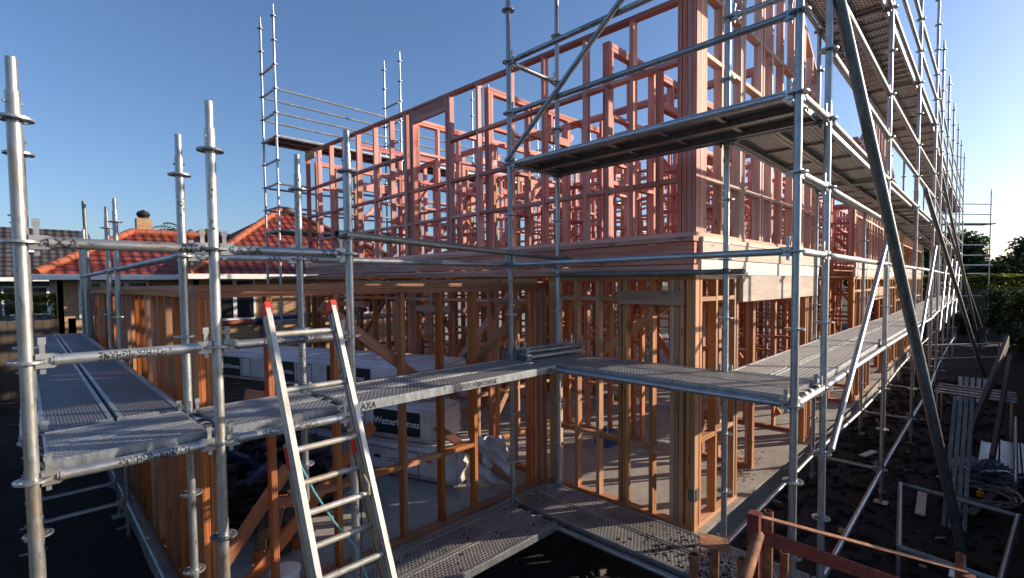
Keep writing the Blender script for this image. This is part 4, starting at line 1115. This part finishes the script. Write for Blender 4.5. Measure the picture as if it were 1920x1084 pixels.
# ------------------------------------------------------------------ RUSTY STILLAGE (near, bottom right)
ST = thing('stillage', 'rusty steel stillage rack in the bottom right corner with bars and corner sockets', 'stillage', (-.8, -2.7, GZ))
b = MB(); b.box((-.03, -.03, 0), (.03, .03, 1.46)); put('post', b.mesh('post', 'redrust'), ST, (-.80, -2.66, GZ))
b = MB(); b.box((-.03, -.03, 0), (.03, .03, .95)); put('post', b.mesh('post', 'redrust'), ST, (.36, -3.46, GZ))
def flat(p, q, w, t_, mat, nm='bar'): lumber(ST, nm, p, q, t_, w, mat, (0, 0, 1))
flat((-.82, -2.645, -1.425), (.36, -3.44, -1.91), .05, .008, 'rust')
flat((-.80, -2.65, -1.535), (.34, -3.42, -2.12), .012, .075, 'redrust')
tubeobj(ST, 'diagonal_bar', (-.80, -2.68, -1.53), (-1.42, -2.75, -1.78), .028, 'rust', 14)
pipes = [((-1.045, -2.44), -1.63, 'leftmost rusty open pipe end by the stillage'), ((-.86, -2.62), -1.66, 'open rusty pipe end right of the base plate'), ((-.93, -2.50), -1.60, 'dark pipe standing under the square base plate'),
         ((-.52, -2.60), -1.78, 'dark rusty pipe just right of the stillage post'), ((-.36, -2.68), -1.80, 'rusty half open channel end right of the stillage post'), ((.42, -3.42), -1.84, 'rusty pipe end standing at the far corner of the stillage'), ((-.55, -2.65), -1.50, 'thin rusty pipe behind the stillage bars')]
for (x, y), z, lb in pipes:
    m = MB(); m.tube((0, 0, 0), (0, 0, z - GZ), .0242, 18, hollow=True)
    o = put('standing_pipe', m.mesh('standing_pipe', 'rust', True), None, (x, y, GZ)); tag(o, lb, 'pipe', 'rusty pipes standing in the stillage')
m = MB(); m.box((-.075, -.075, 0), (.075, .075, .006))
o = put('base_plate', m.mesh('base_plate', 'rust'), None, (-.93, -2.50, -1.595), Matrix.Rotation(.5, 3, 'Z') @ Matrix.Rotation(radians(6), 3, 'X')); tag(o, 'square rusty base plate resting on a pipe top beside the near deck', 'base plate')

# ------------------------------------------------------------------ BACKGROUND HOUSES
def roof_part(parent, polys, mat, name='roof'):
    b = MB()
    for pts in polys:
        pts = [V(p) for p in pts]; n = (pts[1] - pts[0]).cross(pts[-1] - pts[0]).normalized()
        if n.z < 0: n = -n
        h = V((0, 0, 1)).cross(n)
        h = h.normalized() if h.length > 1e-4 else V((1, 0, 0)); up = n.cross(h)
        uv = [(p.dot(h), p.dot(up)) for p in pts]
        b.face(pts, 0, uv)
        b.face([p - n * .06 for p in reversed(pts)], 0, list(reversed(uv)))
    return put(name, b.mesh(name, mat), parent, (0, 0, 0))
def ridges(parent, segs, mat, r=.11):
    for p, q in segs:
        n = int((V(q) - V(p)).length / .38) + 1; b = MB()
        for i in range(n):
            a_ = V(p).lerp(V(q), i / n); c_ = V(p).lerp(V(q), (i + 1.08) / n); b.tube(a_, c_, r, 10, 0, r * .9)
        put('ridge', b.mesh('ridge', mat, True), parent, (0, 0, 0))
def brickwall(parent, p, q, z0, z1, t=.11, mat='brick', name='wall'):
    p, q = V((*p, 0)), V((*q, 0)); d = q - p; n = V((d.y, -d.x, 0)).normalized(); L_ = d.length
    b = MB()
    for s_ in (0, -t):
        b.face([p + n * s_ + V((0, 0, z0)), q + n * s_ + V((0, 0, z0)), q + n * s_ + V((0, 0, z1)), p + n * s_ + V((0, 0, z1))], 0, [(0, z0), (L_, z0), (L_, z1), (0, z1)])
    for e in (p, q): b.face([e + V((0, 0, z0)), e - n * t + V((0, 0, z0)), e - n * t + V((0, 0, z1)), e + V((0, 0, z1))], 0, [(0, z0), (t, z0), (t, z1), (0, z1)])
    return put(name, b.mesh(name, mat), parent, (0, 0, 0))
def window(parent, a0, a1, z0, z1, y, sash=2, mat='white', tr=True):
    b = MB(); f = .06
    b.box((a0, y - .05, z0), (a1, y - .012, z0 + f)); b.box((a0, y - .05, z1 - f), (a1, y - .012, z1)); b.box((a0, y - .05, z0 + f), (a0 + f, y - .012, z1 - f)); b.box((a1 - f, y - .05, z0 + f), (a1, y - .012, z1 - f))
    for k in range(1, sash):
        x = a0 + (a1 - a0) * k / sash; b.box((x - .05, y - .051, z0 + f), (x + .05, y - .012, z1 - f))
    if tr: zz = z1 - (z1 - z0) * .3; b.box((a0 + f, y - .049, zz - .03), (a1 - f, y - .0125, zz + .03))
    w = put('window', b.mesh('window', mat), parent, (0, 0, 0))
    g = MB(); g.box((a0 + f, y - .03, z0 + f), (a1 - f, y - .02, z1 - f)); put('pane', g.mesh('pane', 'glass'), w, (0, 0, 0))
    return w
H1 = thing('brick_house', 'sunlit brick bungalow with red tiled hip roof and white windows, behind the garage', 'house', (2, 15, GZ))
brickwall(H1, (-.1, 12.6), (7.3, 12.6), GZ, .12); brickwall(H1, (-.1, 13.6), (-.1, 12.6), GZ, .12); brickwall(H1, (-2.9, 13.6), (-.1, 13.6), GZ, .12); brickwall(H1, (-2.9, 19), (-2.9, 13.6), GZ, .12); brickwall(H1, (7.3, 12.6), (7.3, 19.5), GZ, .12)
E0 = .17
ap = (3.55, 16.0, 2.72); ap2 = (3.75, 16.6, 2.72)
roof_part(H1, [[(-.35, 12.1, E0), (7.7, 12.1, E0), ap], [(-.35, 20.2, E0), (-.35, 12.1, E0), ap, ap2], [(7.7, 12.1, E0), (7.7, 20.2, E0), ap2, ap], [(7.7, 20.2, E0), (-.35, 20.2, E0), ap2]], 'redtile')
ra_, rb_ = (-1.0, 16.2, 1.55), (2.5, 16.2, 1.55)
roof_part(H1, [[(-3.3, 13.1, E0 - .02), (.2, 13.1, E0 - .02), (2.5, 16.2, 1.55), ra_], [(-3.3, 19.4, E0 - .02), (-3.3, 13.1, E0 - .02), ra_], [(.2, 19.4, E0 - .02), (-3.3, 19.4, E0 - .02), ra_, rb_]], 'redtile')
ridges(H1, [((-.35, 12.1, E0 + .03), (3.55, 16.0, 2.77)), ((7.7, 12.1, E0 + .03), (3.55, 16.0, 2.77)), ((-3.3, 13.1, E0 + .02), (-1.0, 16.2, 1.6)), ((-1.0, 16.2, 1.6), (2.4, 16.2, 1.6))], 'ridge')
b = MB()
b.box((-.45, 12.0, E0 - .14), (7.8, 12.06, E0 + .0)); b.box((-.45, 12.06, E0 - .14), (-.39, 13.0, E0)); b.box((-3.4, 13.0, E0 - .15), (-.45, 13.06, E0 - .01)); b.box((-3.4, 13.06, E0 - .15), (-3.34, 19.4, E0 - .01))
b.box((-.39, 12.06, E0 - .10), (7.7, 12.6, E0 - .08)); b.box((-3.34, 13.06, E0 - .1), (-.12, 13.6, E0 - .08))
put('fascia', b.mesh('fascia', 'fascia'), H1, (0, 0, 0))
window(H1, .35, 1.48, -1.18, .05, 12.6); window(H1, -2.5, -1.0, -1.0, 0., 13.6, 3); window(H1, 4.6, 5.8, -1.2, .0, 12.6)
b = MB(); b.box((.25, 12.5, -1.30), (1.58, 12.598, -1.19)); put('sill', b.mesh('sill', 'ridge'), H1, (0, 0, 0))
b = MB()
for s_, (p, q) in enumerate((((-.78, 16.8), (-.36, 16.8)), ((-.36, 16.8), (-.36, 17.2)), ((-.36, 17.2), (-.78, 17.2)), ((-.78, 17.2), (-.78, 16.8)))):
    L_ = .42; b.face([(*p, 1.2), (*q, 1.2), (*q, 2.12), (*p, 2.12)], 0, [(s_ * .5, 1.2), (s_ * .5 + L_, 1.2), (s_ * .5 + L_, 2.12), (s_ * .5, 2.12)])
b.face([(-.78, 16.8, 2.12), (-.36, 16.8, 2.12), (-.36, 17.2, 2.12), (-.78, 17.2, 2.12)])
ch = put('chimney', b.mesh('chimney', 'brick'), H1, (0, 0, 0))
b = MB(); b.tube((-.57, 17, 2.12), (-.57, 17, 2.2), .12, 12); b.tube((-.57, 17, 2.17), (-.57, 17, 2.26), .15, 12, 0, .20); b.tube((-.57, 17, 2.26), (-.57, 17, 2.36), .20, 12, 0, .15); b.tube((-.57, 17, 2.36), (-.57, 17, 2.42), .12, 12, 0, .02)
put('cowl', b.mesh('cowl', 'black', True), ch, (0, 0, 0))
H2 = thing('grey_house', 'grey clad house with dark tiled hip roof at the far left edge', 'house', (-5, 25, GZ))
b = MB(); b.box((-12, 22.4, GZ), (-1.6, 28, .15)); put('wall', b.mesh('wall', 'bluewall'), H2, (0, 0, 0))
roof_part(H2, [[(-13, 21.8, .22), (-1.1, 21.8, .22), (-1.4, 25.5, 2.35), (-10, 25.5, 2.35)], [(-1.1, 21.8, .22), (-1.1, 29, .22), (-1.4, 25.5, 2.35)], [(-1.1, 29, .22), (-13, 29, .22), (-10, 25.5, 2.35), (-1.4, 25.5, 2.35)]], 'greytile')
b = MB(); b.box((-13, 21.7, .08), (-1.0, 21.79, .22)); put('fascia', b.mesh('fascia', 'fascia'), H2, (0, 0, 0))
window(H2, -4.1, -3.6, -1.2, -.1, 22.4, 1, tr=False); window(H2, -3.35, -2.35, -1.2, -.1, 22.4, 2, tr=False)

# ------------------------------------------------------------------ VEGETATION, FENCES
def foliage(name, fn, n, size, mat, seed, parent=None, loc=(0, 0, 0)):
    rg = random.Random(seed); b = MB()
    for i in range(n):
        c, sc = fn(rg); s_ = size * rg.uniform(.6, 1.4) * sc
        R = Matrix.Rotation(rg.uniform(0, 6.28), 3, 'Z') @ Matrix.Rotation(rg.uniform(-1.3, 1.3), 3, 'X') @ Matrix.Rotation(rg.uniform(0, 6), 3, 'Z')
        c = V(c)
        b.face([c + R @ V((-s_ * .5, 0, 0)), c + R @ V((0, -s_ * .3, s_ * .08)), c + R @ V((s_ * .6, 0, 0)), c + R @ V((0, s_ * .3, s_ * .08))])
    return put(name, b.mesh(name, mat), parent, loc)
def crownfn(c, rad, lobes, seed, shell=.45):
    rg0 = random.Random(seed)
    L_ = []
    for i in range(lobes):
        u = V((rg0.gauss(0, 1), rg0.gauss(0, 1), rg0.gauss(0, 1))).normalized()
        p = V((u.x * rad[0], u.y * rad[1], u.z * rad[2])) * rg0.uniform(.3, .85); L_.append((V(c) + p, rg0.uniform(.22, .5)))
    def fn(rg):
        p, r = rg.choice(L_); u = V((rg.gauss(0, 1), rg.gauss(0, 1), rg.gauss(0, 1))).normalized(); k = r * (rg.uniform(shell, 1.08))
        return p + V((u.x * rad[0] * k, u.y * rad[1] * k, u.z * rad[2] * k)), 1
    return fn
def tree(name, label, x, y, h, rad, n, size, mat, seed, cat='tree', group=None, lobes=26):
    t = thing(name, label, cat, (x, y, GZ), group)
    b = MB(); rg = random.Random(seed)
    top = V((x, y, GZ + h * .75)); p = V((x, y, GZ - .05))
    b.tube(p, V((x + .1, y, GZ + h * .4)), .16, 9, 0, .11); b.tube((x + .1, y, GZ + h * .4), top, .11, 8, 0, .03)
    for k in range(7):
        s_ = V((x + .08, y, GZ + h * rg.uniform(.25, .6))); e = s_ + V((rg.uniform(-1, 1) * rad[0] * .8, rg.uniform(-1, 1) * rad[1] * .8, rg.uniform(.2, .6) * rad[2])); b.tube(s_, e, .05, 6, 0, .012)
    put('trunk', b.mesh('trunk', 'bark', True), t, (0, 0, 0))
    foliage('crown', crownfn((x, y, GZ + h - rad[2]), rad, lobes, seed), n, size, mat, seed + 1, t)
    return t
tl = ['tall dark tree directly behind the far scaffold end bay', 'rounded dark tree on the skyline right of the far end bay', 'broad low dark tree at the right edge of the picture', 'dark tree low behind the yellow green hedge', 'dark leafy tree behind the far end of the long scaffold']
for i, (x, y, h, rx, rz, n) in enumerate(((38, -1.4, 5.9, 2.2, 2.2, 6000), (41, -4.8, 5.2, 2.4, 1.8, 6000), (37, -6.2, 4.6, 2.2, 1.6, 5000), (34.5, -3.0, 4.0, 1.6, 1.3, 4500), (33, 1.5, 4.6, 2.4, 2.0, 4000))):
    tree('dense_tree', tl[i], x, y, h, (rx, rx, rz), n * 2, .26, 'leaf', 20 + i, group='trees beyond the far fence')
def hedge(label, x0, x1, y0, y1, z0, z1, n, mat, seed, size=.12):
    t = thing('hedge', label, 'hedge', ((x0 + x1) / 2, (y0 + y1) / 2, GZ))
    def fn(rg):
        x, y, z = rg.uniform(x0, x1), rg.uniform(y0, y1), rg.uniform(z0, z1)
        w = rg.random()
        if w < .4: z = z1 + .06 * sin(x * 5 + y * 4) + rg.uniform(-.08, .06)
        elif w < .7: y = y0 + rg.uniform(-.05, .08)
        elif w < .9: x = x0 + rg.uniform(-.05, .08)
        return (x, y, z), 1
    foliage('leaves', fn, n, size, mat, seed, t)
    b = MB()
    for k in range(8):
        xx, yy = x0 + (x1 - x0) * (k + .5) / 8, y0 + (y1 - y0) * .5; b.tube((xx, yy, GZ - .02), (xx, yy, z1 - .2), .03, 6)
    put('stems', b.mesh('stems', 'bark'), t, (0, 0, 0))
hedge('clipped yellow green hedge topping the far end of the yard', 31.5, 32.5, -5.5, 1.5, -1.6, -.05, 9000, 'leafy', 51, .16)
hedge('bushy green hedge in front of the grey house at far left', -5.5, -.9, 14.4, 15.0, -1.7, -.42, 7000, 'leafy', 52, .1)
def shrub(label, x, y, z1, r, n, seed, mat='leaf'):
    t = thing('shrub', label, 'shrub', (x, y, GZ), 'dark shrubs along the yard'); 
    foliage('leaves', crownfn((x, y, (GZ + z1) / 2), (r, r, (z1 - GZ) / 2), 14, seed), n, .12, mat, seed, t)
    b = MB(); b.tube((x, y, GZ - .02), (x, y, GZ + .5), .04, 6); put('stem', b.mesh('stem', 'bark'), t, (0, 0, 0))
shrub('large dark shrub at the far end of the yard, left of the fence', 27.5, -3.9, -.1, 1.5, 7000, 61); shrub('dark shrub overhanging the yard midway along the fence', 20.5, -4.3, -.4, 1.2, 6000, 62)
shrub('small dark shrub beside the far prop foot', 25.0, -2.2, -1.2, .8, 1800, 63)
shrub('tall dark shrub rising by the fence at the right edge', 12.5, -4.35, -.55, .55, 4500, 64)
def fence(label, p, q, z1, w=.15, mat='fence'):
    p, q = V((*p, 0)), V((*q, 0)); d = (q - p); L_ = d.length; u = d.normalized(); n = V((-u.y, u.x, 0))
    t = thing('board_fence', label, 'fence', p + V((0, 0, GZ)))
    k = max(2, int(L_ / 2.4))
    for i in range(k):
        a_, c_ = p + u * (L_ * i / k), p + u * (L_ * (i + 1) / k); b = MB(); m_ = int((c_ - a_).length / w); rg = random.Random(i)
        for j in range(m_):
            s_ = a_ + u * ((c_ - a_).length * j / m_); X = Matrix((u, n, V((0, 0, 1)))).transposed().to_4x4(); X.translation = s_ + V((0, 0, GZ - .03)); hh = z1 - GZ + rg.uniform(-.012, .012)
            b.box((.004, (j % 2) * .002, 0), ((c_ - a_).length / m_ - .004, .018 + (j % 2) * .002, hh), 0, X)
        put('panel', b.mesh('panel', mat), t, (0, 0, 0))
        lumber(t, 'post', a_ + n * .08 + V((0, 0, GZ)), a_ + n * .08 + V((0, 0, z1 - .05)), .09, .09, mat, (1, 0, 0))
    return t
fence('dark weathered board fence along the right edge of the yard', (1.2, -4.0), (26, -4.55), -1.12)
fence('board fence crossing the far end of the yard below the hedge', (30.8, -6.5), (30.6, 2.0), -.62)
fence('dark board fence at the far end of the left scaffold deck', (-9, 13.6), (-1.0, 13.6), -.95, mat='brownboard')
t = thing('steel_post', 'dark steel tube standing taller beside the far poles of the left scaffold', 'post', (-2.68, 7.66, GZ)); tubeobj(t, 'tube', (-2.66, 7.62, GZ), (-2.72, 7.74, 1.31), .03, 'darktube')
fence('dark board fence running beside the left scaffold', (-5.2, -1), (-5.4, 13.5), -1.3, mat='brownboard')
# palm
t = thing('palm_tree', 'small palm with drooping fronds above the red roof between two poles', 'palm', (3.4, 30, GZ))
b = MB(); b.tube((3.4, 30, GZ - .05), (3.4, 30, 2.75), .16, 10, 0, .12); put('trunk', b.mesh('trunk', 'bark', True), t, (0, 0, 0))
b = MB(); rg = random.Random(12)
for k in range(22):
    an = k * 2.4; el = rg.uniform(.1, 1.2); Lf = rg.uniform(1.6, 2.2); prev = V((3.4, 30, 2.75)); 
    for i in range(9):
        f = (i + 1) / 9; dz = sin(el) * Lf * f - .9 * f * f * Lf * .6
        p = V((3.4 + cos(an) * Lf * f * cos(el * .6), 30 + sin(an) * Lf * f * cos(el * .6), 2.75 + dz)); d = (p - prev).normalized(); sd = V((-d.y, d.x, 0)).normalized()
        for s_ in (-1, 1):
            tip = p + sd * s_ * .28 * (1.1 - f * .7) + V((0, 0, -.14)) + d * .12
            b.face([prev, p, tip])
        prev = p
put('crown', b.mesh('crown', 'leafp'), t, (0, 0, 0))
# distant tree line
b_ = None
for i, (x, y, h, r) in enumerate(((14, 34, 4.6, 2.6), (22, 30, 4.8, 3), (34, 24, 5.2, 3.2), (46, 14, 5.2, 3.2), (30, 12, 4.2, 2.2))):
    tree('background_tree', ['tree far behind the left of the upper storey frame', 'tree far behind the middle of the upper storey frame', 'tree far behind the right of the upper storey frame', 'tree far behind the second block', 'tree glimpsed through the far end frames'][i], x, y, h, (r, r, h * .3), 3500, .3, 'leaf', 80 + i, group='trees behind the house')
# neighbour low roofs behind (seen through the frames)
H3 = thing('neighbour_house', 'low pale neighbouring house glimpsed through the open upper frames', 'house', (12, 18, GZ))
b = MB(); b.box((10, 15.5, GZ), (20, 21, .1)); put('wall', b.mesh('wall', 'bluewall'), H3, (0, 0, 0))
roof_part(H3, [[(9.5, 15, .12), (20.5, 15, .12), (17, 18, 1.7), (13, 18, 1.7)], [(9.5, 21.5, .12), (9.5, 15, .12), (13, 18, 1.7)], [(20.5, 15, .12), (20.5, 21.5, .12), (17, 18, 1.7)], [(20.5, 21.5, .12), (9.5, 21.5, .12), (13, 18, 1.7), (17, 18, 1.7)]], 'greytile')

# ------------------------------------------------------------------ LIGHT, SKY, CAMERA
AZ, EL = radians(-33), radians(18)
sd = V((cos(AZ) * cos(EL), sin(AZ) * cos(EL), sin(EL)))
sl = bpy.data.lights.new('sun', 'SUN'); sl.energy = 5.0; sl.angle = radians(.5); sl.color = (1, .86, .68)
so = bpy.data.objects.new('sun', sl); COL.objects.link(so); so.rotation_euler = sd.to_track_quat('Z', 'Y').to_euler(); so.location = sd * 40
w = bpy.data.worlds.new('World'); SC.world = w; w.use_nodes = True; nt = w.node_tree; nt.nodes.clear()
out = nt.nodes.new('ShaderNodeOutputWorld'); bg = nt.nodes.new('ShaderNodeBackground'); sky = nt.nodes.new('ShaderNodeTexSky')
sky.sky_type = 'NISHITA'; sky.sun_disc = False; sky.sun_elevation = EL; sky.sun_rotation = math.atan2(sd.x, sd.y)
sky.air_density = 1.0; sky.dust_density = 1.2; sky.ozone_density = 4.0
tint = nt.nodes.new('ShaderNodeMix'); tint.data_type = 'RGBA'; tint.blend_type = 'MULTIPLY'; tint.inputs[0].default_value = 1; tint.inputs[7].default_value = (1.0, 1.0, 1.07, 1)
nt.links.new(sky.outputs[0], tint.inputs[6]); nt.links.new(tint.outputs[2], bg.inputs[0]); bg.inputs[1].default_value = .12; nt.links.new(bg.outputs[0], out.inputs[0])

f, cx, cy, pitch, roll, yaw = 919.106, 962.820, 571.291, .04210, -.00960, .7866
cam = bpy.data.cameras.new('camera'); co = bpy.data.objects.new('camera', cam); COL.objects.link(co); SC.camera = co
cam.sensor_fit = 'HORIZONTAL'; cam.sensor_width = 36; cam.lens = 36 * f / 1920
cam.shift_x = -(cx - 960) / 1920; cam.shift_y = (cy - 542) / 1920
cam.clip_end = 2000; cam.clip_start = .05
right = V((sin(yaw), -cos(yaw), 0)); fwd0 = V((cos(yaw), sin(yaw), 0)); up0 = V((0, 0, 1))
fw = fwd0 * cos(pitch) - up0 * sin(pitch); up = up0 * cos(pitch) + fwd0 * sin(pitch)
# image a' = a cos - b sin (b down) -> roll
c_, s_ = cos(roll), sin(roll)
rx = right * c_ + up * s_
uy = up * c_ - right * s_
co.matrix_world = Matrix.Translation(CAM) @ Matrix((rx, uy, -fw)).transposed().to_4x4()
SC.view_settings.view_transform = 'Standard'; SC.view_settings.look = 'None'; SC.view_settings.gamma = 1; SC.view_settings.exposure = 0.52
SC.render.engine = 'CYCLES'; SC.cycles.max_bounces = 6; SC.cycles.diffuse_bounces = 3
